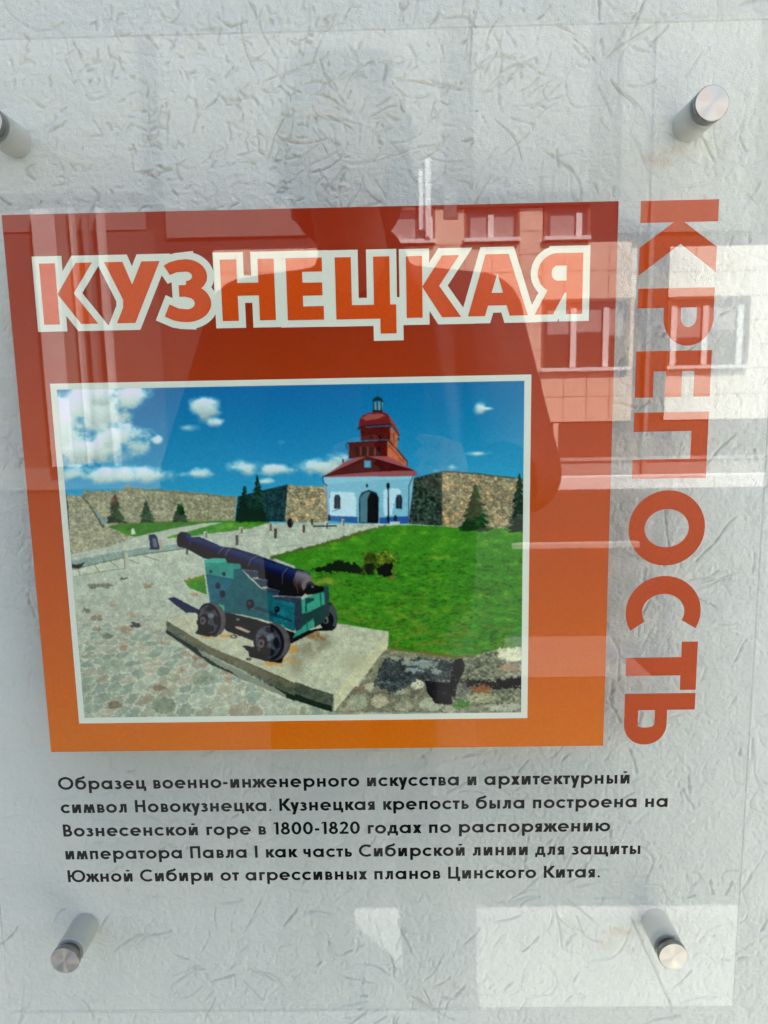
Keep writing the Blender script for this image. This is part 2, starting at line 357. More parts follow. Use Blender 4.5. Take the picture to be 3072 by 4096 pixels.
    poly('B', [(515, 268), (580, 268), (580, 280), (512, 280)], (40, 30, 36))
    line('B', [(335, 490), (348, 530)], 6, (40, 50, 70)); line('B', [(182, 715), (190, 750), (215, 770)], 6, (40, 50, 70)); line('B', [(742, 605), (742, 635)], 7, (40, 50, 70)); line('B', [(318, 592), (318, 618)], 10, (60, 20, 24))
    ell('B', 422, 390, 6, 9, (30, 30, 44)); ell('B', 686, 460, 5, 8, (40, 24, 30))
    # ---- fir trees
    def fir(t_, cx, y0, y1, w, col=(20, 44, 22), lean=0, n=8, snow=None):
        h = y1 - y0; r = np.random.default_rng(int(cx * 7 + y0)); line(t_, [(cx, y0 - 4), (cx + lean, y1)], max(3, w * .05), col)
        for k in range(int(90 + w * h / 160)):
            f = r.random() ** .62; tier = .72 + .28 * abs(math.sin(f * n * 2.2 + cx)); hw = w * .5 * (.07 + .93 * f ** .9) * tier * (.55 + .45 * r.random()); s_ = r.choice((-1, 1)); u = r.random() ** .7
            xa = cx + lean * f; yb_ = y0 + h * f; dx = s_ * hw * u; cc = np.array(col) * (.45 + 1.2 * r.random() * (1 if s_ > 0 else .8)); ln = hw * .5 + 5
            line(t_, [(xa + dx - s_ * ln * .5, yb_ - 5), (xa + dx + s_ * ln * .5, min(y1 + 3, yb_ + 6 + 4 * r.random()))], 5 + 4 * r.random(), cc, .9, 5)
            if snow and r.random() < .22: line(t_, [(xa + dx - s_ * 8, yb_ - 6), (xa + dx + s_ * 10, yb_ + 2)], 3, snow, .5, 4)
    fir('A', 465, 832, 1012, 130, (34, 58, 30), 4); poly('A', [(430, 865), (455, 835), (490, 850), (485, 890), (450, 900)], (110, 50, 44), 12, .45)
    fir('A', 672, 870, 1010, 112, (28, 66, 36), 6); fir('A', 888, 890, 1008, 108, (26, 62, 34), 6, 6)
    fir('A', 905, 892, 1004, 90, (22, 56, 30), 0, 5)
    fir('A', 1325, 775, 1005, 130, (16, 44, 36)); fir('A', 1408, 700, 1006, 130, (22, 52, 40), 5, 11, (90, 126, 110))
    poly('A', [(1270, 960), (1340, 920), (1450, 930), (1470, 1004), (1262, 1004)], (16, 42, 34), 10)
    fir('B', 1195, 765, 1068, 215, (22, 60, 30), -2, 11); fir('B', 1488, 690, 1075, 150, (18, 46, 34), -4, 12)
    line('B', [(1085, 1045), (1200, 1065), (1310, 1050)], 14, (20, 48, 18), .8, 8)
    # shrubs on the lawn
    poly('D', [(90, 165), (230, 130), (290, 98), (345, 112), (400, 128), (450, 150), (470, 195), (330, 178), (200, 180)], (24, 34, 20), 16)
    [ell('D', 450 + 70 * a_ % 200, 60 + (37 * a_) % 110, 14, 10, (60 + (a_ * 37) % 60, 76 + (a_ * 37) % 50, 26), .8, 8) for a_ in range(34)]
    poly('D', [(440, 185), (450, 110), (480, 55), (520, 50), (540, 90), (530, 190), (490, 200)], (58, 74, 24), 14, tex=.9)
    poly('D', [(530, 100), (550, 45), (610, 30), (665, 60), (670, 130), (650, 190), (600, 215), (545, 200)], (84, 94, 30), 20, .75, tex=1.4)
    poly('D', [(545, 150), (600, 120), (650, 130), (640, 200), (600, 215), (548, 200)], (18, 26, 14), 14)
    poly('D', [(450, 130), (520, 120), (525, 190), (480, 200)], (20, 30, 16), 12, .8)
    poly('D', [(625, 200), (655, 200), (660, 225), (630, 230)], (140, 90, 50), 6, .7)
    # ---- posts, barrels, kerb beam at left
    poly('C', [(170, 105), (520, 40), (700, 10), (930, -10), (930, 22), (720, 50), (540, 75), (330, 125), (180, 160)], (132, 148, 140), 3, tex=.2)
    line('C', [(180, 165), (330, 128), (540, 80), (720, 52), (930, 24)], 7, (88, 92, 76), .8, 3)
    poly('C', [(180, 165), (330, 132), (540, 84), (930, 28), (1000, 60), (800, 100), (560, 150), (360, 180), (200, 215)], (182, 184, 164), 3, tex=.12)
    for xa, ya, xb, yb in [(330, 130, 362, 178), (430, 108, 492, 152), (560, 98, 625, 125), (655, 72, 760, 105), (220, 160, 235, 205)]: line('C', [(xa, ya), (xb, yb)], 7, (112, 112, 90), .7)
    line('C', [(190, 212), (370, 178), (560, 150)], 7, (110, 112, 92), .6, 4)
    poly('C', [(520, 50), (552, 50), (560, 160), (528, 165)], (178, 172, 150)); line('C', [(524, 52), (532, 160)], 8, (110, 110, 90), .8)
    poly('C', [(178, 150), (180, 130), (235, 128), (262, 110), (258, 130), (232, 155)], (30, 34, 34), 4)
    poly('A', [(690, 1095), (730, 1088), (750, 1120), (762, 1185), (700, 1190)], (34, 44, 72), 3); poly('A', [(712, 1120), (735, 1115), (748, 1160), (745, 1178), (722, 1178)], (120, 120, 130), 2, .7)
    line('A', [(768, 1125), (776, 1200)], 20, (164, 150, 130)); line('A', [(690, 1188), (760, 1188)], 6, (24, 30, 40))
    poly('A', [(572, 1092), (575, 1055), (590, 1050), (604, 1090)], (196, 204, 186))
    for t_, x, ya, yb, w, c1, c2 in [('E', 368, 208, 250, 24, (178, 180, 164), (110, 112, 104)), ('E', 604, 180, 222, 26, (172, 166, 146), (100, 96, 84)), ('E', 578, 235, 300, 18, (52, 54, 60), (90, 80, 70)), ('E', 797, 152, 205, 24, (170, 150, 136), (96, 80, 80)),
                                     ('E', 833, 190, 255, 18, (60, 48, 44), (90, 60, 50)), ('E', 1020, 166, 216, 16, (110, 60, 50), (70, 40, 40)), ('E', 1170, 142, 192, 22, (200, 200, 190), (96, 92, 90)), ('E', 1281, 126, 172, 20, (176, 168, 150), (110, 100, 90)), ('E', 1075, 125, 165, 14, (70, 60, 50), (60, 50, 40)), ('E', 246, 320, 362, 14, (80, 84, 84), (60, 64, 64))]:
        line(t_, [(x, ya), (x, yb)], w, c1); line(t_, [(x + w * .2, ya + 8), (x + w * .2, yb)], w * .5, c2)
        line(t_, [(x - w / 2 - 1, yb), (x + w * 2, yb - 3)], 4, (96, 100, 92), .4)
    line('E', [(1080, 174), (1240, 172)], 9, (40, 52, 52)); ell('E', 930, 155, 20, 30, (34, 30, 34), rough=3); line('E', [(940, 140), (944, 180)], 6, (120, 110, 110), .6)
    line('E', [(820, 318), (1000, 300), (1100, 280)], 6, (120, 126, 112), .4, 6)
    for (xa, ya, xb, yb) in [(270, 240, 520, 225), (610, 240, 760, 228), (850, 205, 980, 196)]: line('E', [(xa, ya), (xb, yb)], 5, (120, 134, 130), .5, 4)
    # loose darker stones
    for x, y, rx, ry, c in [(365, 270, 90, 16, (96, 90, 74)), (525, 226, 26, 8, (60, 58, 50)), (345, 482, 42, 16, (120, 104, 78)), (455, 402, 22, 14, (160, 112, 86)), (575, 460, 26, 16, (168, 128, 104)), (540, 560, 40, 20, (150, 116, 92)), (600, 532, 36, 18, (32, 28, 28)), (410, 605, 32, 22, (92, 100, 88)), (525, 675, 26, 18, (158, 120, 92)), (905, 838, 32, 14, (156, 116, 90)), (765, 945, 42, 20, (130, 100, 72)), (462, 1062, 46, 30, (112, 96, 72)), (1218, 885, 18, 26, (178, 120, 84)), (1000, 750, 32, 16, (150, 112, 90)), (350, 560, 30, 20, (140, 112, 92)), (680, 268, 34, 14, (140, 112, 84)), (1045, 880, 70, 50, (126, 132, 112)), (785, 1062, 84, 52, (112, 124, 104)), (450, 800, 90, 40, (140, 150, 130)), (985, 325, 30, 12, (160, 120, 90)), (280, 435, 26, 14, (100, 96, 76)), (1050, 795, 26, 14, (160, 118, 96))]:
        ell('C', x, y, rx, ry, c, .7, 14, tex=.25)
    # lower right: stones in shade, rough block
    poly('D', [(600, 690), (1060, 752), (1512, 700), (1512, 1110), (250, 1110), (560, 740)], (120, 116, 96), 4, tex=.5)
    poly('D', [(580, 760), (640, 748), (1040, 762), (1060, 800), (1020, 905), (860, 900), (700, 960), (640, 985), (520, 920), (580, 800)], (50, 56, 62), 24, .85, tex=1.1)
    r = np.random.default_rng(3)
    for x, y, rx, ry, c in [(665, 755, 34, 12, (150, 150, 130)), (745, 752, 24, 14, (150, 146, 126)), (760, 782, 60, 16, (140, 146, 136)), (870, 790, 80, 26, (134, 142, 136)), (790, 832, 70, 14, (128, 136, 136)), (930, 835, 34, 18, (130, 132, 124)), (490, 940, 36, 26, (176, 172, 146)), (590, 912, 60, 8, (96, 104, 110)), (815, 925, 44, 30, (186, 182, 156)), (415, 1045, 66, 54, (150, 150, 126)), (560, 1035, 56, 44, (172, 160, 136)), (715, 1070, 64, 36, (152, 148, 124)), (330, 1090, 40, 22, (150, 142, 116)), (900, 1060, 76, 46, (168, 166, 144)), (700, 975, 30, 16, (160, 160, 140)), (780, 990, 50, 14, (120, 116, 96)), (420, 950, 30, 24, (120, 100, 76)), (1030, 1090, 50, 20, (170, 166, 144)), (1380, 1070, 120, 34, (160, 160, 140))]:
        ell('D', x, y, rx, ry, c, .95, 16, tex=.25)
    poly('D', [(860, 900), (1000, 912), (1050, 905), (1100, 1000), (1040, 1060), (930, 1050), (880, 985)], (10, 14, 26), 5)
    blk = np.array((112, 112, 92.)) * (.45 + 1.1 * vnoise(7, 5, seed=61, oct=2)[..., None])
    put(mask(P('D', [(1060, 770), (1100, 745), (1330, 705), (1400, 690), (1512, 700), (1512, 1040), (1300, 1060), (1150, 1050), (1040, 1040), (1020, 940)]), 14), blk)
    poly('D', [(1340, 690), (1400, 680), (1505, 678), (1505, 770), (1420, 770), (1350, 750)], (190, 186, 158), 12, tex=.4)
    poly('D', [(1060, 760), (1110, 748), (1130, 800), (1090, 900), (1060, 1010), (1010, 1000), (1030, 880)], (16, 20, 20), 8)
    poly('D', [(1100, 890), (1300, 905), (1505, 870), (1505, 940), (1340, 960), (1200, 930), (1120, 960)], (18, 20, 18), 22)
    poly('D', [(1160, 950), (1250, 920), (1300, 950), (1280, 985), (1180, 975)], (146, 80, 40), 16, .8); poly('D', [(1340, 800), (1480, 790), (1490, 830), (1380, 840)], (160, 116, 76), 12, .5)
    ell('D', 1110, 950, 40, 46, (110, 110, 100), .7, 18); ell('D', 1230, 1015, 90, 34, (150, 150, 116), .9, 12, tex=.4); ell('D', 1100, 1055, 60, 24, (60, 120, 36), .85, 16)
    poly('D', [(1430, 560), (1505, 590), (1505, 670), (1430, 665)], (64, 110, 96), 14, .4)
    for k in range(420):
        X_, Y_ = r.uniform(640, 1500), r.uniform(770, 1100); g_ = r.uniform(.25, 1.25)
        if X_ < 1000 and Y_ < 960 and g_ > .8: continue
        line('D', [(X_, Y_), (X_ + r.normal(0, 16), Y_ + r.normal(0, 7))], r.uniform(3, 9), np.array((122, 122, 100)) * g_, .55, 8)
    # ---- plinth slab (tile E)
    poly('E', [(108, 800), (230, 760), (330, 745), (500, 760), (1230, 815), (1582, 872), (1575, 960), (1380, 1235), (1020, 1235), (320, 935)], (176, 174, 150), 3, tex=.14)
    poly('C', [(805, 500), (1000, 440), (1659, 500), (1659, 920), (1560, 880), (1000, 600)], (180, 176, 152), 2, tex=.14)
    poly('D', [(0, 520), (230, 520), (620, 577), (610, 690), (262, 985), (230, 985), (0, 905)], (178, 176, 152), 2, tex=.16)
    poly('D', [(620, 577), (617, 668), (262, 1102), (258, 985)], (190, 184, 152), 1, tex=.1)
    [soft('D', *q) for q in [(60, 700, 90, 60, (126, 118, 96), .8), (180, 640, 90, 50, (124, 116, 96), .8), (10, 800, 60, 70, (130, 122, 100), .7)]]
    soft('D', 400, 770, 100, 60, (158, 150, 122), .6)
    soft('D', 120, 605, 80, 30, (128, 86, 44), .8, 2.4)
    for x, y, rx, ry in [(390, 905, 60, 14), (520, 900, 60, 12), (800, 1082, 90, 18), (940, 985, 40, 30), (880, 1065, 60, 14)]: soft('E', x, y, rx, ry, (190, 130, 50), .8, 2.4)
    poly('C', [(805, 500), (905, 560), (1100, 680), (1400, 800), (1659, 915), (1659, 1025), (1540, 980), (1200, 830), (940, 670), (810, 590)], (86, 92, 74), 3, tex=.45)
    poly('C', [(805, 560), (860, 600), (1100, 740), (1400, 885), (1659, 1000), (1659, 1035), (1400, 930), (1100, 790), (800, 580)], (22, 34, 26), 4, .9)
    poly('C', [(840, 520), (1000, 620), (1180, 720), (1400, 815), (1659, 925), (1659, 945), (1400, 850), (1160, 740), (960, 630)], (118, 96, 70), 4, .6)
    poly('D', [(0, 905), (120, 950), (255, 990), (250, 1105), (120, 1065), (0, 1020)], (74, 80, 66), 3, tex=.5)
    poly('D', [(0, 985), (120, 1030), (240, 1065), (248, 1108), (120, 1068), (0, 1028)], (22, 34, 28), 3, .9)
    poly('C', [(1010, 690), (1250, 800), (1450, 905), (1600, 990), (1610, 1030), (1540, 1010), (1300, 880), (1050, 740)], (206, 202, 182), 8, .55)
    for k in range(260):
        X_, Y_ = r.uniform(330, 1500), r.uniform(820, 1230)
        if Y_ < 560 + .55 * X_ * (X_ < 900) and X_ < 900: pass
        if 150 + .62 * X_ + 640 < Y_ + 90 or Y_ < 830 + max(0, (X_ - 1230) * .16): continue
        line('E', [(X_, Y_), (X_ + r.normal(0, 10), Y_ + r.normal(0, 4))], r.uniform(2, 5), np.array((150, 142, 118)) * r.uniform(.7, 1.25), .35, 5)
    # shadows under the gun
    poly('E', [(118, 655), (160, 642), (205, 665), (330, 730), (330, 770), (300, 745), (240, 748), (150, 680)], (18, 30, 62), 3)
    poly('E', [(300, 885), (320, 855), (310, 800), (360, 780), (480, 880), (440, 905), (380, 905)], (12, 12, 18), 5)
    poly('E', [(480, 740), (700, 790), (960, 880), (1130, 850), (1200, 840), (1210, 865), (1100, 870), (945, 950), (880, 960), (690, 935), (500, 865)], (14, 18, 24), 3)
    poly('E', [(610, 970), (640, 962), (760, 1000), (900, 1020), (870, 1080), (780, 1070), (660, 1040), (650, 1000)], (12, 14, 20), 5)
    poly('E', [(565, 838), (600, 842), (668, 872), (650, 882), (570, 850)], (176, 150, 130)); ell('E', 583, 793, 12, 7, (150, 160, 160), .7)
    ell('E', 556, 905, 24, 12, (40, 34, 30)); ell('E', 554, 905, 15, 7, (176, 160, 130)); ell('E', 655, 1055, 18, 9, (40, 34, 30)); ell('E', 655, 1055, 10, 5, (120, 110, 90))
    # carriage right rear + far wheel
    ell('E', 1200, 770, 40, 92, (24, 28, 32), rot=-8); ell('E', 1212, 765, 26, 74, (86, 88, 92), .7, rot=-8); ell('E', 1172, 800, 46, 60, (16, 20, 22)); ell('E', 1166, 800, 18, 24, (110, 120, 120), .8, 6); ell('E', 1164, 802, 9, 14, (24, 28, 30))
    poly('E', [(990, 665), (1090, 640), (1180, 580), (1186, 730), (1150, 810), (1090, 850), (1085, 790), (1000, 880)], (34, 62, 58), 2)
    poly('E', [(1005, 665), (1050, 640), (1155, 610), (1160, 690), (1050, 745), (1008, 755)], (56, 146, 122), 1)
    poly('E', [(1030, 650), (1090, 650), (1090, 665), (1040, 690), (1042, 740), (1030, 745)], (28, 66, 62)); line('E', [(1130, 620), (1136, 700)], 10, (34, 84, 76))
    poly('E', [(970, 870), (1085, 785), (1088, 845), (945, 918)], (52, 140, 118), 1); line('E', [(1040, 800), (1042, 860)], 6, (30, 84, 76))
    poly('E', [(1128, 575), (1185, 572), (1188, 640), (1165, 640), (1150, 600)], (36, 66, 70)); poly('E', [(1160, 640), (1188, 635), (1190, 770), (1160, 780)], (50, 58, 66))
    # barrel
    brl = [(182, 230), (205, 212), (245, 214), (268, 245), (330, 245), (480, 310), (560, 318), (720, 368), (840, 412), (960, 455), (1010, 462), (1055, 480), (1072, 520), (1060, 590), (1010, 640), (960, 640), (840, 590), (700, 500), (500, 410), (360, 388), (240, 320), (195, 312), (180, 270)]
    axis_shade('E', brl, (215, 265), (1010, 555), 52, 92, [(-1.05, (16, 22, 50)), (-.72, (34, 48, 92)), (-.45, (26, 38, 84)), (-.1, (14, 20, 50)), (.3, (8, 10, 24)), (1, (5, 6, 12))], 1)
    ell('E', 208, 262, 29, 52, (14, 18, 34), rot=8); ell('E', 200, 265, 20, 40, (8, 10, 20), rot=8); line('E', [(262, 225), (272, 260), (262, 300)], 10, (32, 46, 92))
    for pts in ([(495, 315), (468, 335), (450, 360)], [(535, 325), (510, 345), (500, 375)], [(715, 370), (670, 395), (650, 440)], [(915, 450), (880, 490), (876, 560)]):
        line('E', pts, 6, (110, 112, 130), .65); line('E', [(a + 10, b + 4) for a, b in pts], 6, (12, 16, 36), .7)
    axis_shade('E', [(975, 468), (1040, 475), (1072, 515), (1064, 570), (1015, 628), (975, 640), (945, 620), (950, 530)], (215, 265), (1010, 555), 52, 96, [(-1, (70, 62, 70)), (-.6, (120, 112, 124)), (-.3, (92, 84, 96)), (.1, (60, 46, 50)), (.5, (30, 22, 24)), (1, (12, 10, 12))], 2)
    ell('E', 1045, 560, 36, 50, (120, 104, 104), .9, 4, rot=20); ell('E', 1062, 575, 30, 36, (58, 52, 58), 1, 3); poly('E', [(1050, 560), (1100, 562), (1145, 575), (1150, 600), (1105, 622), (1040, 630), (1020, 600)], (22, 22, 26), 3); ell('E', 1140, 590, 14, 18, (14, 16, 20)); ell('E', 1078, 575, 10, 8, (120, 116, 118), .8)
    line('E', [(985, 500), (965, 560), (985, 620)], 8, (120, 84, 76), .5, 3)
    # carriage cheek
    teal = (20, 84, 92)
    poly('E', [(362, 400), (420, 385), (500, 388), (505, 415), (600, 425), (608, 458), (660, 520), (690, 545), (735, 590), (800, 610), (820, 650), (990, 680), (960, 872), (810, 810), (700, 780), (600, 758), (480, 745), (400, 690), (375, 520)], teal, 1, tex=.18)
    poly('E', [(362, 400), (420, 385), (500, 388), (510, 418), (600, 425), (606, 455), (560, 460), (556, 525), (372, 492)], (44, 132, 122), 1, tex=.1)
    poly('E', [(365, 398), (420, 385), (500, 388), (512, 412), (440, 420), (370, 415)], (66, 158, 136), 1)
    line('E', [(372, 495), (556, 530)], 6, (18, 74, 86)); line('E', [(556, 462), (556, 530)], 6, (26, 92, 98), .8)
    poly('E', [(376, 500), (550, 532), (500, 620), (440, 690), (400, 672)], (26, 100, 126), 3, .55, tex=.3)
    for pts in ([(610, 458), (718, 470), (718, 510), (672, 520), (650, 495)], [(680, 520), (784, 528), (782, 570), (738, 580)], [(735, 585), (868, 592), (862, 632), (815, 636), (800, 612)], [(815, 640), (1003, 645), (1003, 680), (960, 690), (830, 660)]):
        poly('E', pts, (44, 58, 76), 2, tex=.4); 
    line('E', [(615, 460), (718, 474)], 7, (82, 96, 116), .8, 3); line('E', [(690, 524), (784, 532)], 7, (84, 96, 116), .8, 3); line('E', [(770, 584), (866, 598)], 8, (96, 96, 110), .8, 3); line('E', [(850, 632), (1000, 650)], 8, (96, 84, 96), .8, 3)
    poly('E', [(718, 470), (785, 500), (785, 530), (868, 570), (868, 600), (960, 640), (850, 632), (862, 600), (780, 580), (784, 530), (718, 520)], (10, 14, 24), 2)
    poly('E', [(960, 668), (1003, 655), (1010, 850), (968, 872), (955, 800)], (42, 52, 66), 2, tex=.3)
    poly('E', [(818, 655), (960, 685), (955, 865), (880, 820), (815, 800)], (26, 104, 118), 2, .7, tex=.3)
    for pts in ([(820, 690), (950, 715)], [(400, 640), (640, 700), (800, 740)], [(640, 720), (780, 780), (950, 830)], [(690, 700), (820, 745), (940, 800)], [(690, 600), (690, 560)], [(745, 600), (750, 660)]):
        line('E', pts, 5, (14, 60, 74), .65, 10)
    poly('E', [(700, 700), (800, 740), (950, 800), (950, 812), (820, 770), (700, 725)], (12, 40, 52), 10, .6)
    for x, y, rr in [(404, 474, 9), (492, 490, 11), (452, 570, 16), (482, 622, 20), (665, 690, 28), (840, 724, 20)]:
        ell('E', x, y, rr, rr * 1.15, (18, 22, 34), 1, 4); ell('E', x - rr * .2, y - rr * .2, rr * .35, rr * .35, (74, 82, 100), .7)
    line('E', [(482, 600), (478, 650)], 14, (18, 24, 40), 1, 4); line('E', [(665, 690), (655, 730)], 14, (18, 24, 34), .9, 4); line('E', [(842, 724), (832, 765)], 12, (18, 24, 34), .9, 4)
    poly('E', [(455, 690), (495, 700), (492, 790), (470, 760)], (54, 160, 120)); poly('E', [(825, 815), (890, 830), (888, 880), (850, 860)], (54, 160, 130))
    # near wheels
    for cx, cy, rx, ry, s in [(405, 790, 88, 112, 1.0), (800, 940, 118, 126, 1.15)]:
        ell('E', cx + 12 * s, cy, rx, ry, (72, 66, 70), rot=-12, tex=.4); ell('E', cx + 10 * s, cy - 2, rx * .93, ry * .95, (96, 86, 90), .6, rot=-12)
        ell('E', cx - 10 * s, cy + 2, rx * .86, ry * .98, (20, 20, 26), rot=-12); ell('E', cx - 14 * s, cy, rx * .7, ry * .84, (62, 66, 74), 1, 2, rot=-12, tex=.5)
        ell('E', cx - 6 * s, cy - ry * .62, 26 * s, 18 * s, (22, 22, 28), 1, 4); ell('E', cx + 34 * s, cy + 8, 18 * s, 32 * s, (24, 24, 30), 1, 4, rot=-12)
        ell('E', cx - 20 * s, cy + ry * .55, 44 * s, 26 * s, (16, 16, 22), 1, 4); ell('E', cx - 46 * s, cy + 6 * s, 30 * s, 42 * s, (22, 22, 26), 1, 4)
        ell('E', cx - 54 * s, cy + 10 * s, 18 * s, 26 * s, (110, 92, 98), .85, 6); ell('E', cx - 55 * s, cy + 10 * s, 8 * s, 12 * s, (28, 24, 28))
        ell('E', cx - 2 * s, cy - 24 * s, 20 * s, 16 * s, (128, 134, 146), .6, 8)
    lum = img.mean(-1, keepdims=True); img[:] = np.clip(lum + (img - lum) * 1.0, 0, 1); img[:] = img * (.90 + .10 * np.clip(lum * 2, 0, 1)) * (1 + .07 * (fine[..., None] - .5) + .10 * (mid[..., None] - .5) * (yy[..., None] > H2 * .33))
    for ax in (0, 1, 0, 1): img = (np.roll(img, 1, ax) + 2 * img + np.roll(img, -1, ax)) / 4
    img = img * (1 + .06 * (vnoise(2.6, seed=91)[..., None] - .5))
    out = img[:H2 // 2 * 2, :W2 // 2 * 2]
    out = (out[::2, ::2] + out[1::2, ::2] + out[::2, 1::2] + out[1::2, 1::2]) / 4
    return np.clip(out, 0, 1)

# ---------------------------------------------------------------- lettering drawn as polygons (geometric sans serif)
def qd(*p): return [tuple(q) for q in p]
def V_(x, y0, y1, w): return qd((x, y0), (x + w, y0), (x + w, y1), (x, y1))
def H_(x0, x1, y, w): return qd((x0, y), (x1, y), (x1, y + w), (x0, y + w))
def D_(xa, ya, xb, yb, hw): return qd((xa, ya), (xa + hw, ya), (xb + hw, yb), (xb, yb))
def A_(cx, cy, rx, ry, a0, a1, w, wy=None, n=None):
    wy = wy or w
    n = n or max(6, int(abs(a1 - a0) / 9)); out = []
    if abs(a1 - a0) > 300 or True:
        parts = max(1, math.ceil(abs(a1 - a0) / 95)); res = []
        for p in range(parts):
            s = a0 + (a1 - a0) * p / parts; e = a0 + (a1 - a0) * (p + 1) / parts; k = max(3, n // parts)
            if p < parts - 1: e += 0.5
            an = [R(s + (e - s) * i / k) for i in range(k + 1)]
            res.append([(cx + rx * math.cos(t), cy + ry * math.sin(t)) for t in an] + [(cx + (rx - w) * math.cos(t), cy + (ry - wy) * math.sin(t)) for t in reversed(an)])
        return res
def path(pts, w):
    out = []
    for (xa, ya), (xb, yb) in zip(pts[:-1], pts[1:]):
        L = math.hypot(xb - xa, yb - ya); nx = -(yb - ya) / L * w / 2; ny = (xb - xa) / L * w / 2
        out.append(qd((xa + nx, ya + ny), (xb + nx, yb + ny), (xb - nx, yb - ny), (xa - nx, ya - ny)))
    for x, y in pts[1:-1]:
        out.append([(x + w / 2 * math.cos(k * PI / 6), y + w / 2 * math.sin(k * PI / 6)) for k in range(12)])
    return out
def bowl(xs, xr, y0, y1, w, wx=None):
    """a D-shaped bowl from x = xs reaching x = xr"""
    wx = wx or w; ry = (y1 - y0) / 2; rx = min(ry * 1.0, (xr - xs) * .75); cx = xr - rx
    return [H_(xs, cx + .003, y0, w), H_(xs, cx + .003, y1 - w, w)] + A_(cx, (y0 + y1) / 2, rx, ry, -90, 90, wx, w)
def bowl_l(xs, xl, y0, y1, w):
    return [[(2 * xs - x, y) for x, y in p] for p in bowl(xs, 2 * xs - xl, y0, y1, w)]

def glyph(ch, w=.145, X=.70):
    """polygons in cap-height units and the advance box (x0, x1, left bearing, right bearing)"""
    g = []; S, RD, DG = .10, .05, .02
    if ch in 'оаеср' or ch == 'б':
        r = X / 2 + .012; ry = r
    if ch == 'о': g += A_(r, X / 2, r, ry, 0, 360, w); return g, 2 * r, RD, RD
    if ch == 'а': g += A_(r, X / 2, r, ry, 0, 360, w); g.append(V_(2 * r - w + .02, 0, X, w)); return g, 2 * r + .02, RD, S
    if ch == 'б':
        r = .375; g += A_(r, .365, r, r + .005, 0, 360, w) + path([(w / 2, .38), (w / 2 + .01, .56), (.13, .73), (.23, .83), (.40, .885), (.56, .93), (.66, 1.04)], w * .95); return g, 2 * r, RD, RD
    if ch == 'в': g.append(V_(0, 0, X, w)); g += bowl(0, .50, 0, X * .57, w * .92) + bowl(0, .46, X * .57 - w * .9, X, w * .88); return g, .50, S, RD
    if ch == 'г': g += [V_(0, 0, X, w), H_(0, .40, X - w, w)]; return g, .40, S, DG
    if ch == 'д': g += [H_(0, .70, 0, w * .95), V_(0, -.17, .05, w * .85), V_(.70 - w * .85, -.17, .05, w * .85), V_(.60 - w, 0, X, w), H_(.19, .60, X - w, w), D_(.09, .02, .19, X, w)]; return g, .70, .03, .04
    if ch == 'е': g += A_(r, X / 2, r, ry, 18, 318, w) + [H_(w * .6, 2 * r - .005, X / 2 - w * .42, w * .80)] + A_(r, X / 2, r, ry, -9.5, 20, w); return g, 2 * r, RD, RD
    if ch == 'ж':
        c = .45; g.append(V_(c - w / 2, 0, X, w))
        for s in (1, -1):
            for p in ([D_(c + .02, X * .5 - .02, .66, X, w * 1.25), D_(.70, 0, c + .03, X * .5 + .06, w * 1.25)]):
                g.append([(c + s * (x - c), y) for x, y in p])
        return g, .9, -.02, -.02
    if ch == 'з': g += A_(.20, X - .195, .235, .195, -90, 150, w * .95) + A_(.20, .21, .265, .222, -152, 90, w * .95) + [H_(.14, .22, X * .5 - .015, w * .85)]; return g, .465, RD, RD
    if ch in 'ий': 
        g += [V_(0, 0, X, w), V_(.60 - w, 0, X, w), D_(w * .30, 0, .60 - w * 1.62, X, w * 1.32)]
        if ch == 'й': g += A_(.30, 1.0, .165, .165, 200, 340, w * .72)
        return g, .60, S, S
    if ch == 'к': g += [V_(0, 0, X, w), D_(.12, X * .46, .34, X, w * 1.35), D_(.35, 0, .10, X * .56, w * 1.42)]; return g, .55, S, DG - .01
    if ch == 'л': g += [V_(.58 - w, 0, X, w), H_(.16, .58, X - w, w)] + path([(.19 + w / 2, X - .01), (.17 + w / 2, .34), (.13 + w / 2, .13), (.055, .05)], w); return g, .58, .03, S
    if ch == 'м': g += [D_(0, 0, .09, X, w), D_(.78 - w, 0, .69 - w, X, w), D_(.33, .0, .09, X, w * 1.15), D_(.45 - w * 1.15, 0, .69 - w * 1.15, X, w * 1.15)]; return g, .78, .05, .05
    if ch == 'н': g += [V_(0, 0, X, w), V_(.58 - w, 0, X, w), H_(0, .58, X / 2 - w / 2, w * .95)]; return g, .58, S, S
    if ch == 'п': g += [V_(0, 0, X, w), V_(.56 - w, 0, X, w), H_(0, .56, X - w, w)]; return g, .56, S, S
    if ch == 'р': g += A_(r + .02, X / 2, r, ry, 0, 360, w) + [V_(0, -.30, X, w)]; return g, 2 * r + .02, S, RD
    if ch == 'с': g += A_(r, X / 2, r, ry, 42, 318, w); return g, r * 1.76, RD, .03
    if ch == 'т': g += [V_(.235 - w / 2, 0, X, w), H_(0, .47, X - w, w)]; return g, .47, DG, DG
    if ch == 'у': g += [D_(.30 - w * .6, .06, 0, X, w * 1.15), D_(.115, -.30, .60 - w * 1.15, X, w * 1.15)]; return g, .60, 0, 0
    if ch == 'х': g += [D_(0, 0, .58 - w * 1.3, X, w * 1.3), D_(.58 - w * 1.3, 0, 0, X, w * 1.3)]; return g, .58, DG, DG
    if ch == 'ц': g += [V_(0, 0, X, w), V_(.56 - w, 0, X, w), H_(0, .66, 0, w), V_(.66 - w * .9, -.17, .05, w * .9)]; return g, .66, S, .03
    if ch == 'щ': g += [V_(0, 0, X, w), V_(.42 - w / 2, 0, X, w), V_(.84 - w, 0, X, w), H_(0, .94, 0, w), V_(.94 - w * .9, -.17, .05, w * .9)]; return g, .94, S, .03
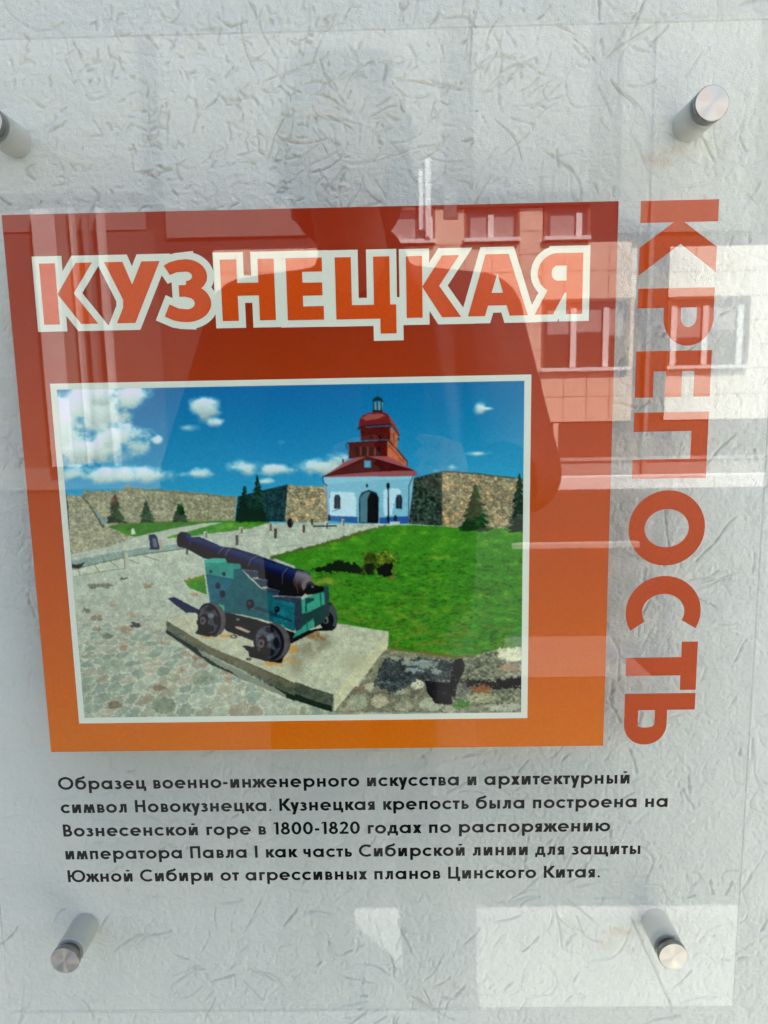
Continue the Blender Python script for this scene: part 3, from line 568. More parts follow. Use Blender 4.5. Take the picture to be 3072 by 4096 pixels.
    if ch == 'ч': g += [V_(.50 - w, 0, X, w)] + [V_(0, X * .62, X, w), H_(.19, .50, X * .34, w)] + A_(.20, X * .34 + .2, .20, .2, 180, 270, w); return g, .50, .07, S
    if ch == 'ь': g.append(V_(0, 0, X, w)); g += bowl(0, .48, 0, X * .60, w * .95); return g, .48, S, RD
    if ch == 'ы': g.append(V_(0, 0, X, w)); g += bowl(0, .46, 0, X * .60, w * .95); g.append(V_(.52, 0, X, w)); return g, .52 + w, S, S
    if ch == 'ю': r = X / 2 + .012; g += [V_(0, 0, X, w), H_(0, .30, X / 2 - w / 2, w)] + A_(.22 + r, X / 2, r, r, 0, 360, w); return g, .22 + 2 * r, S, RD
    if ch == 'я': g += [V_(.48 - w, 0, X, w), D_(0, 0, .17, X * .45, w * 1.3)] + bowl_l(.48, .02, X * .40, X, w * .9); return g, .48, .03, S
    if ch == 'О': g += A_(.52, .5, .52, .515, 0, 360, w); return g, 1.04, RD, RD
    if ch == 'С': g += A_(.52, .5, .52, .515, 48, 312, w); return g, .88, RD, .04
    if ch == 'Н': g += [V_(0, 0, 1, w), V_(.70 - w, 0, 1, w), H_(0, .70, .5 - w / 2 + .02, w)]; return g, .70, S, S
    if ch == 'К': g += [V_(0, 0, 1, w), D_(.13, .49, .49, 1, w * 1.4), D_(.52, 0, .12, .57, w * 1.42)]; return g, .72, S, 0
    if ch == 'В': g.append(V_(0, 0, 1, w)); g += bowl(0, .60, 0, .57, w) + bowl(0, .53, .57 - w, 1, w * .95); return g, .60, S, RD
    if ch == 'П': g += [V_(0, 0, 1, w), V_(.70 - w, 0, 1, w), H_(0, .70, 1 - w, w)]; return g, .70, S, S
    if ch == 'I': g += [V_(0, 0, 1, w)]; return g, w, S, S
    if ch == 'Ц': g += [V_(0, 0, 1, w), V_(.70 - w, 0, 1, w), H_(0, .82, 0, w), V_(.82 - w, -.2, .05, w)]; return g, .82, S, .03
    if ch == 'Ю': g += [V_(0, 0, 1, w), H_(0, .32, .5 - w / 2, w)] + A_(.25 + .48, .5, .48, .515, 0, 360, w); return g, 1.21, S, RD
    if ch == '1': g += [V_(.16, 0, 1, w), D_(.0, .86, .16, 1.0, .05), qd((0, .82), (.17, .90), (.17, 1.0), (.05, .97))]; return g, .16 + w, .06, .09
    if ch == '8': g += A_(.30, .735, .245, .275, 0, 360, w * .92) + A_(.30, .29, .30, .30, 0, 360, w * .95); return g, .60, RD, RD
    if ch == '0': g += A_(.325, .5, .325, .515, 0, 360, w); return g, .65, RD, RD
    if ch == '2': g += A_(.29, .725, .28, .285, -38, 172, w) + [H_(0, .58, 0, w), qd((0, .05), (.17, .05), (.545, .60), (.40, .66))]; return g, .58, RD, RD
    if ch == '-': g += [H_(0, .30, X * .42, w * .95)]; return g, .30, .07, .07
    if ch == '.': g += [[(.085 + .088 * math.cos(k * PI / 8), .085 + .088 * math.sin(k * PI / 8)) for k in range(16)]]; return g, .17, .07, .07
    return [], .2, .06, .06        # space

def area(p): return sum(p[i][0] * p[(i + 1) % len(p)][1] - p[(i + 1) % len(p)][0] * p[i][1] for i in range(len(p))) / 2
def offset_poly(p, d, lim=2.2):
    """mitred outward offset of one polygon"""
    if area(p) < 0: p = p[::-1]
    q = []
    for i, (x, y) in enumerate(p):
        if math.hypot(p[(i + 1) % len(p)][0] - x, p[(i + 1) % len(p)][1] - y) > 1e-6: q.append((x, y))
    n = len(q); out = []
    for i in range(n):
        x, y = q[i]; xa, ya = q[i - 1]; xb, yb = q[(i + 1) % n]
        d1 = Vector((x - xa, y - ya)).normalized(); d2 = Vector((xb - x, yb - y)).normalized()
        n1 = Vector((d1.y, -d1.x)); n2 = Vector((d2.y, -d2.x)); b = n1 + n2
        if b.length < 1e-4: out.append((x + n1.x * d, y + n1.y * d)); continue
        b.normalize(); k = min(lim, 1 / max(.05, b.dot(n1))); out.append((x + b.x * d * k, y + b.y * d * k))
    return out

def union_mesh(name, polys, y):
    """flat film cut to the union of the polygons (x, z metres) at depth y"""
    vs, fs = [], []
    for p in polys:
        if abs(area(p)) < 1e-12: continue
        if area(p) < 0: p = p[::-1]
        fs.append(list(range(len(vs), len(vs) + len(p)))); vs += [Vector((a * 1000, b * 1000)) for a, b in p]
    o = delaunay_2d_cdt(vs, [], fs, 0, 1e-4)
    tri = [f for f, src in zip(o[2], o[5]) if src]
    me = bpy.data.meshes.new(name)
    me.from_pydata([(v.x / 1000, y, v.y / 1000) for v in o[0]], [], [tuple(f) for f in tri]); me.update()
    me.flip_normals() if me.polygons and me.polygons[0].normal.y > 0 else None
    return me

# ================================================================ SETTING: plastered wall carrying the sign
def stucco_height(xs, zs):
    """bark-beetle plaster: relief in metres and dirt 0..1 on the grid, worm grooves drawn as random walks"""
    nx, nz = len(xs), len(zs); x0, z0, d = xs[0], zs[0], xs[1] - xs[0]
    rng = np.random.default_rng(12)
    def grid_noise(step, seed, octv=1):
        out = np.zeros((nz, nx), np.float32); amp = 1; tot = 0
        for o in range(octv):
            r = np.random.default_rng(seed + o); gx = int((xs[-1] - x0) / step) + 3; gz = int((zs[-1] - z0) / step) + 3
            g = r.random((gz, gx)).astype(np.float32); fx = (xs - x0) / step; fz = (zs - z0) / step
            ix = fx.astype(int); iz = fz.astype(int); tx = fx - ix; tz = fz - iz; tx = (tx * tx * (3 - 2 * tx))[None]; tz = (tz * tz * (3 - 2 * tz))[:, None]
            out += amp * ((g[iz][:, ix] * (1 - tx) + g[iz][:, ix + 1] * tx) * (1 - tz) + (g[iz + 1][:, ix] * (1 - tx) + g[iz + 1][:, ix + 1] * tx) * tz)
            tot += amp; amp *= .5; step = max(step / 2, d * 1.01)
        return out / tot
    groove = np.zeros((nz, nx), np.float32); dirt_shade = np.zeros((nz, nx), np.float32)
    flow = grid_noise(.16, 5, 2)
    ker = [(i, j) for i in range(-4, 5) for j in range(-4, 5)]
    PX, PZ, PD, PW, PT = [], [], [], [], []
    def walk(x, z, ang, L, wdt, dep, dk, wob):
        n = int(L / .0006); turn = rng.normal(0, .009)
        for i in range(n):
            t = i / n; PX.append(x); PZ.append(z)
            PD.append(dep * min(1, 6 * t + .3, 6 * (1 - t) + .2) * (.55 + .45 * abs(math.sin(i * .31 + x * 900)) if wob > .12 else 1)); PW.append(wdt * (.8 + .35 * math.sin(i * .23 + z * 500))); PT.append(dk * (.4 + .6 * rng.random()))
            turn = turn * .97 + rng.normal(0, wob * .085); ang += turn
            x += .0006 * math.cos(ang); z += .0006 * math.sin(ang)
    def fl(x, z):
        i = min(nx - 1, max(0, int((x - x0) / d))); j = min(nz - 1, max(0, int((z - z0) / d)))
        return flow[j, i]
    H0 = CAM_H
    # long flowing grooves, mostly upright in the upper right, leaning below
    for k in range(640):
        x = rng.uniform(-.35, .32); z = H0 + rng.uniform(-.47, .28); f = fl(x, z)
        up = (z > H0 + .05)
        base = (PI / 2 + (f - .5) * 3.6 + rng.normal(0, .45)) if (up and x > -.05) else (PI * .29 + (f - .5) * 2.4 + rng.normal(0, .34))
        if up and x < -.06 and rng.random() < .55: continue
        if fl(z - CAM_H + .0, x + CAM_H) < .30: continue
        walk(x, z, base, rng.choice([.006, .011, .018, .03, .044], p=[.34, .30, .22, .09, .05]), rng.uniform(.00060, .00105) * (1 + .5 * (rng.random() < .15)), rng.uniform(.0003, .0012), rng.choice([.05, .14, .34]), rng.uniform(.03, .16))
    # fans of fine scratches
    for cx, cz, n in [(-.02, .155, 26), (.05, .17, 22), (-.05, .17, 16), (.12, .18, 16), (.0, -.40, 20), (.1, -.33, 24), (-.12, -.38, 16), (.17, -.12, 14)]:
        for k in range(n):
            a = rng.uniform(0, PI * 2); rr = rng.uniform(.006, .03)
            walk(cx + rr * math.cos(a), H0 + cz + rr * math.sin(a), a + rng.normal(0, .35), rng.uniform(.01, .035), rng.uniform(.0005, .0007), rng.uniform(.0004, .0012), .22, .07)
    # dirty ragged pits of the upper left
    for k in range(420):
        a = rng.choice(4); cx, cz, sx, sz = [(-.06, .150, .045, .05), (-.10, .19, .09, .035), (-.03, .19, .07, .03), (-.14, .135, .05, .03)][a]
        x = rng.normal(cx, sx); z = H0 + rng.normal(cz, sz)
        walk(x, z, rng.uniform(0, 2 * PI), rng.uniform(.002, .012), rng.uniform(.0005, .0011), rng.uniform(.0004, .0013), rng.uniform(.1, .75) ** 1.4, rng.uniform(.2, .6))
    for k in range(70):
        walk(rng.uniform(-.33, .3), H0 + rng.uniform(-.45, .26), rng.uniform(0, 6.28), rng.uniform(.0006, .002), .0006, .0009, rng.uniform(.6, 1.0), .3)
    PX, PZ, PD, PW, PT = map(np.array, (PX, PZ, PD, PW, PT))
    ci = np.round((PX - x0) / d).astype(int); cj = np.round((PZ - z0) / d).astype(int)
    for i, j in ker:
        a = ci + i; b = cj + j; ok = (a >= 0) & (a < nx) & (b >= 0) & (b < nz)
        dist2 = (x0 + a * d - PX) ** 2 + (z0 + b * d - PZ) ** 2
        q2 = dist2 / PW ** 2; v = PD * np.exp(-(q2 * np.sqrt(q2))); t = PT * np.exp(-(q2 * 1.3))
        np.maximum.at(groove, (b[ok], a[ok]), v[ok].astype(np.float32)); np.maximum.at(dirt_shade, (b[ok], a[ok]), t[ok].astype(np.float32))
    def blur(a, k):
        for ax in (0, 1):
            s = a.copy()
            for q in range(1, k + 1): s += np.roll(a, q, ax) + np.roll(a, -q, ax)
            a = s / (2 * k + 1)
        return a
    rim = blur(groove, 4)
    vein = np.zeros_like(groove)
    for sc_, sd, wd, dp in ((.017, 71, .022, .0006), (.0095, 75, .035, .0005), (.026, 79, .014, .0008)):
        nn = grid_noise(sc_, sd, 2); mk = np.clip((grid_noise(sc_ * 1.7, sd + 2, 2) - .50) * 7, 0, 1)
        vein = np.maximum(vein, dp * mk * np.exp(-((nn - .5) / wd) ** 2))
    dirt_shade = np.clip(dirt_shade * .68 + vein * 70, 0, 1)  # real grime in the pits plus shade painted into grooves and veins
    h = -1.05 * groove + .5 * rim - .6 * vein + .0012 * (grid_noise(.022, 40, 3) - .5) + .00062 * (grid_noise(.0050, 50, 3) - .5) + .00045 * (grid_noise(.0016, 60, 1) - .5)
    return h, dirt_shade

D_F = .00065
xf = np.arange(-.300, .268, D_F); zf = np.arange(CAM_H - .448, CAM_H + .243, D_F)
hgt, dirt_shade = stucco_height(xf, zf)
ex = np.array([.02, .06, .14, .3, .6, 1.2, 2.4, 4.6, 7.7]); exr = np.array([.02, .06, .14, .3, .54]); ezl = np.array([.02, .06, .14, .3, .6, .87]); ezh = np.array([.02, .06, .14, .3, .6, 1.2, 2.05])
XS = np.concatenate([xf[0] - ex[::-1], xf, xf[-1] + exr]); ZS = np.concatenate([zf[0] - ezl[::-1], zf, zf[-1] + ezh])
HH = np.zeros((len(ZS), len(XS)), np.float32); DD = HH.copy()
HH[6:6 + len(zf), 9:9 + len(xf)] = hgt; DD[6:6 + len(zf), 9:9 + len(xf)] = dirt_shade
def grid_mesh(name, XS, ZS, Y):
    nx, nz = len(XS), len(ZS); co = np.empty((nz, nx, 3), np.float32); co[..., 0] = XS[None]; co[..., 2] = ZS[:, None]; co[..., 1] = Y
    idx = np.arange(nx * nz).reshape(nz, nx); q = np.stack([idx[:-1, :-1], idx[:-1, 1:], idx[1:, 1:], idx[1:, :-1]], -1).reshape(-1, 4)
    me = bpy.data.meshes.new(name); me.vertices.add(nx * nz); me.vertices.foreach_set('co', co.ravel())
    n = len(q); me.loops.add(n * 4); me.loops.foreach_set('vertex_index', q.ravel().astype(np.int32))
    me.polygons.add(n); me.polygons.foreach_set('loop_start', np.arange(0, n * 4, 4, dtype=np.int32)); me.polygons.foreach_set('use_smooth', np.ones(n, bool)); me.update(calc_edges=True)
    return me
me = grid_mesh('plaster_wall', XS, ZS, -HH)
at = me.attributes.new('dirt_shade', 'FLOAT', 'POINT'); at.data.foreach_set('value', DD.ravel())
m_wall = bpy.data.materials.new('pale_plaster'); m_wall.use_nodes = True
nt = m_wall.node_tree; b = nt.nodes['Principled BSDF']; b.inputs['Roughness'].default_value = .85; b.inputs['Specular IOR Level'].default_value = .2
N = nt.nodes.new; LK = nt.links.new
def mixc(fac, a, bcol, typ='MIX'):
    n = N('ShaderNodeMix'); n.data_type = 'RGBA'; n.blend_type = typ
    if isinstance(fac, (int, float)): n.inputs[0].default_value = fac
    else: LK(fac, n.inputs[0])
    for s, v in ((6, a), (7, bcol)):
        if isinstance(v, tuple): n.inputs[s].default_value = (*v, 1)
        else: LK(v, n.inputs[s])
    return n.outputs[2]
tc = N('ShaderNodeTexCoord'); n1 = N('ShaderNodeTexNoise'); n1.inputs['Scale'].default_value = 9; n1.inputs['Detail'].default_value = 4; LK(tc.outputs['Object'], n1.inputs['Vector'])
c0 = mixc(n1.outputs[0], WALL_A, WALL_B)
a1 = N('ShaderNodeAttribute'); a1.attribute_name = 'dirt_shade'
n2 = N('ShaderNodeTexNoise'); n2.inputs['Scale'].default_value = 1400; n2.inputs['Detail'].default_value = 3; LK(tc.outputs['Object'], n2.inputs['Vector'])
r2 = N('ShaderNodeMapRange'); r2.inputs[1].default_value = .35; r2.inputs[2].default_value = .7; r2.inputs[3].default_value = .965; r2.inputs[4].default_value = 1.03; LK(n2.outputs[0], r2.inputs[0])
c1 = mixc(a1.outputs['Fac'], c0, (.17, .17, .135))  # dark tone for grime and for the painted groove shade
# rust stains that leaked from two of the fixings
sx = N('ShaderNodeSeparateXYZ'); LK(tc.outputs['Object'], sx.inputs[0])
n3 = N('ShaderNodeTexNoise'); n3.inputs['Scale'].default_value = 130; n3.inputs['Detail'].default_value = 5; LK(tc.outputs['Object'], n3.inputs['Vector'])
def math_(op, a, bv):
    n = N('ShaderNodeMath'); n.operation = op
    for i, v in ((0, a), (1, bv)):
        if v is None: continue
        if isinstance(v, (int, float)): n.inputs[i].default_value = v
        else: LK(v, n.inputs[i])
    return n.outputs[0]
acc = None
for (px, pz, rx, rz, amt) in [(.152, .1325, .012, .005, .85), (-.231, .108, .012, .009, .8), (.148, -.3575, .011, .005, .75), (.160, -.351, .006, .003, .8), (.139, -.366, .008, .006, .4), (.155, -.372, .006, .006, .3), (.163, .1375, .010, .004, .6)]:
    dx = math_('DIVIDE', math_('SUBTRACT', sx.outputs['X'], px), rx); dz = math_('DIVIDE', math_('SUBTRACT', sx.outputs['Z'], CAM_H + pz), rz)
    q = math_('ADD', math_('MULTIPLY', dx, dx), math_('MULTIPLY', dz, dz)); e = math_('SUBTRACT', 1.0, math_('SQRT', q, None))
    e = math_('MULTIPLY', math_('ADD', e, math_('MULTIPLY', math_('SUBTRACT', n3.outputs[0], .5), 2.2)), amt)
    n = N('ShaderNodeClamp'); LK(e, n.inputs[0]); acc = n.outputs[0] if acc is None else math_('MAXIMUM', acc, n.outputs[0])
c2 = mixc(math_('MULTIPLY', acc, .85), c1, (.60, .47, .30))
vs = N('ShaderNodeVectorMath'); vs.operation = 'SCALE'; LK(c2, vs.inputs[0]); LK(r2.outputs[0], vs.inputs['Scale']); LK(vs.outputs[0], b.inputs['Base Color'])
bp = N('ShaderNodeBump'); bp.inputs['Distance'].default_value = .0008; bp.inputs['Strength'].default_value = .8; LK(n2.outputs[0], bp.inputs['Height']); LK(bp.outputs[0], b.inputs['Normal'])
wall = link('plaster_wall', me, m_wall); tag(wall, 'pale textured plaster wall behind the acrylic sign', 'wall')
m_core = mat('plaster_core', WALL_B, .85, noise=(5, .05), bump=(60, .002))
boxes('wall_core', [(-8.05, .80, .006, .36, -1.2, 3.42)], m_core, wall)  # unseen sun-blocking body; right end cut short so sun reaches the terrace
m_cop = mat('coping_metal', (.25, .26, .26), .45, .6)
boxes('coping', [(-8.1, .85, -.05, .41, 3.421, 3.45)], m_cop, wall, bev=.004)

# ================================================================ THE SIGN
sign = empty('sign', (0, 0, 0), 'clear acrylic sign with an orange print, an old fortress photograph and Russian text', 'sign')
PX0, PX1, PZ0, PZ1 = -.2565, .2125, CAM_H - .391, CAM_H + .1935
T_ = .0024; yb = PRINT_Y - .0002; yf = yb - T_
def acrylic(name, edge):
    m = bpy.data.materials.new(name); m.use_nodes = True; nt = m.node_tree; nt.nodes.clear(); Nn = nt.nodes.new; L = nt.links.new
    out = Nn('ShaderNodeOutputMaterial'); tr = Nn('ShaderNodeBsdfTransparent'); gl = Nn('ShaderNodeBsdfGlossy'); gl.inputs['Roughness'].default_value = .014
    if edge:
        tr.inputs[0].default_value = (.93, .93, .92, 1); df = Nn('ShaderNodeBsdfDiffuse'); df.inputs[0].default_value = (.70, .62, .56, 1); mx = Nn('ShaderNodeMixShader'); mx.inputs[0].default_value = .22
        L(tr.outputs[0], mx.inputs[1]); L(df.outputs[0], mx.inputs[2]); L(mx.outputs[0], out.inputs[0]); return m
    tr.inputs[0].default_value = (.998, 1, .998, 1)
    geo = Nn('ShaderNodeNewGeometry'); dt = Nn('ShaderNodeVectorMath'); dt.operation = 'DOT_PRODUCT'; L(geo.outputs['Incoming'], dt.inputs[0]); L(geo.outputs['Normal'], dt.inputs[1])
    ab = Nn('ShaderNodeMath'); ab.operation = 'ABSOLUTE'; L(dt.outputs['Value'], ab.inputs[0])
    om = Nn('ShaderNodeMath'); om.operation = 'SUBTRACT'; om.inputs[0].default_value = 1; L(ab.outputs[0], om.inputs[1])
    pw = Nn('ShaderNodeMath'); pw.operation = 'POWER'; L(om.outputs[0], pw.inputs[0]); pw.inputs[1].default_value = 5
    ml = Nn('ShaderNodeMath'); ml.operation = 'MULTIPLY_ADD'; L(pw.outputs[0], ml.inputs[0]); ml.inputs[1].default_value = 1 - R0; ml.inputs[2].default_value = R0
    mx = Nn('ShaderNodeMixShader'); L(ml.outputs[0], mx.inputs[0]); L(tr.outputs[0], mx.inputs[1]); L(gl.outputs[0], mx.inputs[2]); L(mx.outputs[0], out.inputs[0])
    return m
m_acr = acrylic('acrylic', False); m_edge = acrylic('acrylic_edge', True)
me = bpy.data.meshes.new('acrylic_panel'); bm = bmesh.new(); box(bm, PX0, PX1, yf, yb, PZ0, PZ1); bm.normal_update()
for f in bm.faces: f.material_index = 0 if abs(f.normal.y) > .5 else 1
bm.to_mesh(me); bm.free(); pan = link('acrylic_panel', me, m_acr, sign); me.materials.append(m_edge)

# printed film layers, 0.15 mm apart, on the back of the acrylic
def ink(name, rgb, n=.05, scale=900):
    return mat(name, INK(rgb), .6, noise=(scale, n), spec=.04)
def INK(rgb): return tuple(min(.93, max(.002, v - l) / k) for v, k, l in zip(lin(rgb), PRINT_K, PRINT_LIFT))
m_cream = ink('cream_ink', (200, 199, 190), .02)
m_letter = bpy.data.materials.new('letter_orange_ink')
def gradient_ink(name, stops, z0, z1):
    m = bpy.data.materials.new(name); m.use_nodes = True; nt = m.node_tree; b = nt.nodes['Principled BSDF']; b.inputs['Roughness'].default_value = .55; b.inputs['Specular IOR Level'].default_value = .04
    tc = nt.nodes.new('ShaderNodeTexCoord'); s = nt.nodes.new('ShaderNodeSeparateXYZ'); r = nt.nodes.new('ShaderNodeMapRange'); r.inputs[1].default_value = z0; r.inputs[2].default_value = z1
    cr = nt.nodes.new('ShaderNodeValToRGB'); e = cr.color_ramp.elements
    for i, (p, c) in enumerate(stops):
        q = e[i] if i < 2 else e.new(p); q.position = p; q.color = (*INK(c), 1)
    n = nt.nodes.new('ShaderNodeTexNoise'); n.inputs['Scale'].default_value = 700; n.inputs['Detail'].default_value = 2; mr = nt.nodes.new('ShaderNodeMapRange'); mr.inputs[1].default_value = .3; mr.inputs[2].default_value = .7; mr.inputs[3].default_value = .955; mr.inputs[4].default_value = 1.045
    v = nt.nodes.new('ShaderNodeVectorMath'); v.operation = 'SCALE'
    L = nt.links.new; L(tc.outputs['Object'], s.inputs[0]); L(tc.outputs['Object'], n.inputs['Vector']); L(n.outputs[0], mr.inputs[0]); L(s.outputs['Z'], r.inputs[0]); L(r.outputs[0], cr.inputs[0]); L(cr.outputs[0], v.inputs[0]); L(mr.outputs[0], v.inputs['Scale']); L(v.outputs[0], b.inputs['Base Color'])
    return m
m_field = gradient_ink('orange_gradient_ink', [(0, (192, 98, 22)), (1, (136, 40, 12)), (.12, (188, 90, 20)), (.35, (174, 74, 18)), (.6, (160, 58, 14)), (.8, (142, 46, 12))], CAM_H - .2115, CAM_H + .105)
m_title = ink('title_orange_ink', (190, 70, 26), .07, 700)
m_side = ink('side_orange_ink', (168, 64, 26), .07, 700)
m_text = ink('dark_green_ink', (14, 24, 20), .1)
LAY = .00015
def film(name, x0, x1, z0, z1, layer, m, hole=None):
    y = yb + .0006 - layer * LAY; bm = bmesh.new()
    (X0, Z0), (X1, Z1) = MM(x0, z0), MM(x1, z1)
    if hole:
        (a, c), (d, e) = MM(hole[0], hole[2]), MM(hole[1], hole[3])
        o = [bm.verts.new(v) for v in ((X0, y, Z0), (X1, y, Z0), (X1, y, Z1), (X0, y, Z1))]; i = [bm.verts.new(v) for v in ((a, y, c), (d, y, c), (d, y, e), (a, y, e))]
        for k in range(4): bm.faces.new((o[k], o[(k + 1) % 4], i[(k + 1) % 4], i[k]))
    else: bm.faces.new([bm.verts.new(v) for v in ((X0, y, Z0), (X1, y, Z0), (X1, y, Z1), (X0, y, Z1))])
    return from_bm(name, bm, m, sign)
YL = lambda layer: yb + .0006 - layer * LAY
film('orange_field', -215.0, 125.0, -211.5, 105.0, 0, m_field)
film('picture_border', -196.0, 78.5, -193.0, 12.7, 1, m_cream)
# the printed photograph
pic = paint_picture()
ph, pw_ = pic.shape[:2]; (xa, zb), (xb, za) = MM(-192.3, 9.2), MM(74.6, -189.2)
me = grid_mesh('fortress_photograph', np.linspace(xa, xb, pw_), np.linspace(zb, za, ph), YL(2)); me.flip_normals()
colr = np.where(pic <= .04045, pic / 12.92, ((pic + .055) / 1.055) ** 2.4); colr = np.maximum(colr - np.array(PRINT_LIFT), .002) / np.array(PRINT_K) 
ca = me.color_attributes.new('print', 'FLOAT_COLOR', 'POINT'); ca.data.foreach_set('color', np.concatenate([np.clip(colr, 0, .93), np.ones((ph, pw_, 1))], -1).astype(np.float32).ravel())
m_pic = bpy.data.materials.new('photo_print'); m_pic.use_nodes = True; nt2 = m_pic.node_tree; b2 = nt2.nodes['Principled BSDF']; b2.inputs['Roughness'].default_value = .5; b2.inputs['Specular IOR Level'].default_value = .04
cn_ = nt2.nodes.new('ShaderNodeVertexColor'); cn_.layer_name = 'print'; nt2.links.new(cn_.outputs[0], b2.inputs['Base Color'])
o = link('fortress_photograph', me, m_pic, sign); o['label'] = 'printed photograph of an old cannon before a white gate church and stone walls'

# ---- title letters (mm)
def mmp(ps): return [[MM(x, z) for x, z in p] for p in ps]
zt, zb_ = 78.7, 45.5
class Arc:                        # an elliptical stroke; grown outwards it stays an arc
    def __init__(s, *a): s.a = a
    def polys(s, d=0., ends=(1, 1)):
        cx, cz, rx, rz, a0, a1, w, wz = s.a; e = 0
        return A_(cx, cz, rx + d, rz + d, a0 - e, a1 + e, min(w + 2 * d, rx + d - .05), min(wz + 2 * d, rz + d - .05))
def fill(ps): return [q for p in ps for q in (p.polys() if isinstance(p, Arc) else [p])]
def grow(ps, d): return [q for p in ps for q in (p.polys(d) if isinstance(p, Arc) else [offset_poly(p, d)])]
TITLE = [
 ('К', [V_(-196.3, zb_, zt, 8.9), [(-175.8, zt), (-166.6, zt), (-178.3, 62.2), (-187.4, 61.9)], [(-187.4, 62.1), (-178.3, 62.4), (-165.6, zb_), (-175.2, zb_)]]),
 ('У', [[(-159.8, zt), (-149.5, zt), (-144.0, 64.0), (-149.7, 56.3)], [(-138.9, zt), (-128.7, zt), (-144.5, zb_), (-155.0, zb_)], [(-150.5, 58.5), (-144.4, 65.6), (-141.0, 62.0), (-148.0, 50.0), (-151.0, 53.0)]]),
 ('З', [Arc(-114.6, 70.2, 12.0, 9.2, -90, 90, 8.4, 6.7), Arc(-115.0, 55.6, 13.9, 10.3, -90, 90, 9.2, 7.0), H_(-118.8, -112.0, 59.2, 6.3),
        [(-126.6, 76.2), (-123.4, 71.1), (-119.4, 72.5), (-114.6, 72.7), (-114.0, 79.4), (-119.5, 78.9), (-123.5, 77.8)],
        [(-127.7, 48.6), (-122.5, 46.3), (-118.5, 45.5), (-114.5, 45.3), (-115, 52.3), (-119.5, 52.9), (-124.6, 55.2)]]),
 ('Н', [V_(-95.1, zb_, zt, 9.1), V_(-74.1, zb_, zt, 9.0), H_(-95.1, -65.1, 59.1, 6.9)]),
 ('Е', [V_(-58.4, 45.2, zt, 8.9), H_(-58.4, -38.3, 71.3, 7.4), H_(-58.4, -38.5, 58.4, 7.0), H_(-58.4, -38.0, 45.2, 7.4)]),
 ('Ц', [V_(-31.1, 45.1, 78.6, 8.9), V_(-9.8, 45.1, 78.6, 9.0), H_(-31.1, 2.6, 45.1, 7.6), V_(-6.4, 36.9, 52.7, 9.0)]),
 ('К', [V_(8.4, 45.2, 78.4, 8.9), [(28.4, 78.4), (37.8, 78.4), (26.6, 62.1), (17.2, 61.9)], [(17.2, 62.0), (26.6, 62.3), (38.9, 45.2), (28.2, 45.2)]]),
 ('А', [[(52.5, 78.5), (62.0, 78.5), (52.2, 45.3), (42.7, 45.3)], [(56.0, 78.5), (65.2, 78.5), (76.1, 45.3), (66.0, 45.3)], H_(52.0, 66.5, 51.0, 6.8)]),
 ('Я', [V_(97.4, 45.5, 78.3, 8.9)] + [H_(91.5, 100.0, 57.2, 6.4), H_(91.5, 100.0, 71.7, 6.6), Arc(92.2, 67.75, 10.8, 10.55, 90, 270, 7.6, 6.6)] + [[(87.1, 58.9), (97.4, 58.9), (90.2, 45.5), (79.9, 45.5)]]),
]
OFF = 3.9
outl = [[(89, 63.5), (98, 63.5), (98, 72), (89, 72)]]
for ch, ps in TITLE:
    outl += grow(ps, OFF)
out_me = union_mesh('title_outline', mmp(outl), YL(1)); link('title_outline', out_me, m_cream, sign)
for ch, ps in TITLE:
    link('title_letter', union_mesh('title_letter', mmp(fill(ps)), YL(2)), m_title, sign)
# ---- side letters, turned clockwise: (u across, v up) -> x = 137.4 + v, z = top - u
def turn(ps, top): return [[MM(137.2 + v, top - u) for u, v in p] for p in ps]
Hs = 42.4
SIDE = [
 (104.8, [V_(0, 0, Hs, 11.5), [(11.3, 18.8), (11.5, 24.0), (24.8, Hs), (38.2, Hs), (22.9, 22.4)], [(11.3, 24.0), (22.9, 22.4), (39.3, 0), (24.6, 0), (11.2, 18.6)]]),
 (58.4, [V_(0, 0, Hs, 10.6)] + A_(15.9, 28.6, 15.6, 14.0, -90, 90, 10.2, 9.6) + [H_(0, 16, 14.6, 9.6), H_(0, 16, Hs - 9.4, 9.4)]),
 (24.3, [V_(0, 0, Hs, 11.3), H_(0, 25.8, 0, 10.3), H_(0, 25.8, 17.0, 9.2), H_(0, 25.8, Hs - 9.3, 9.3)]),
 (-9.9, [V_(0, 0, Hs, 10.9), V_(26.7, 0, Hs, 11.2), H_(0, 37.9, Hs - 9.5, 9.5)]),
 (-54.7, A_(22.3, 21.1, 22.3, 22.2, 0, 360, 11.0, 9.4)),
 (-105.5, A_(22.0, 21.0, 22.0, 22.2, 62, 301, 11.0, 9.7)),
 (-146.0, [H_(0, 30.3, Hs - 9.6, 9.6), V_(9.6, 0, Hs, 11.5)]),
 (-178.3, [V_(0, 0, Hs, 10.6)] + A_(20.0, 12.9, 12.8, 12.9, -90, 90, 11.0, 7.8) + [H_(0, 20.1, 0, 8.4), H_(0, 20.1, 18.4, 7.4)]),
]
for top, ps in SIDE:
    link('side_letter', union_mesh('side_letter', turn(ps, top), YL(0)), m_side, sign)
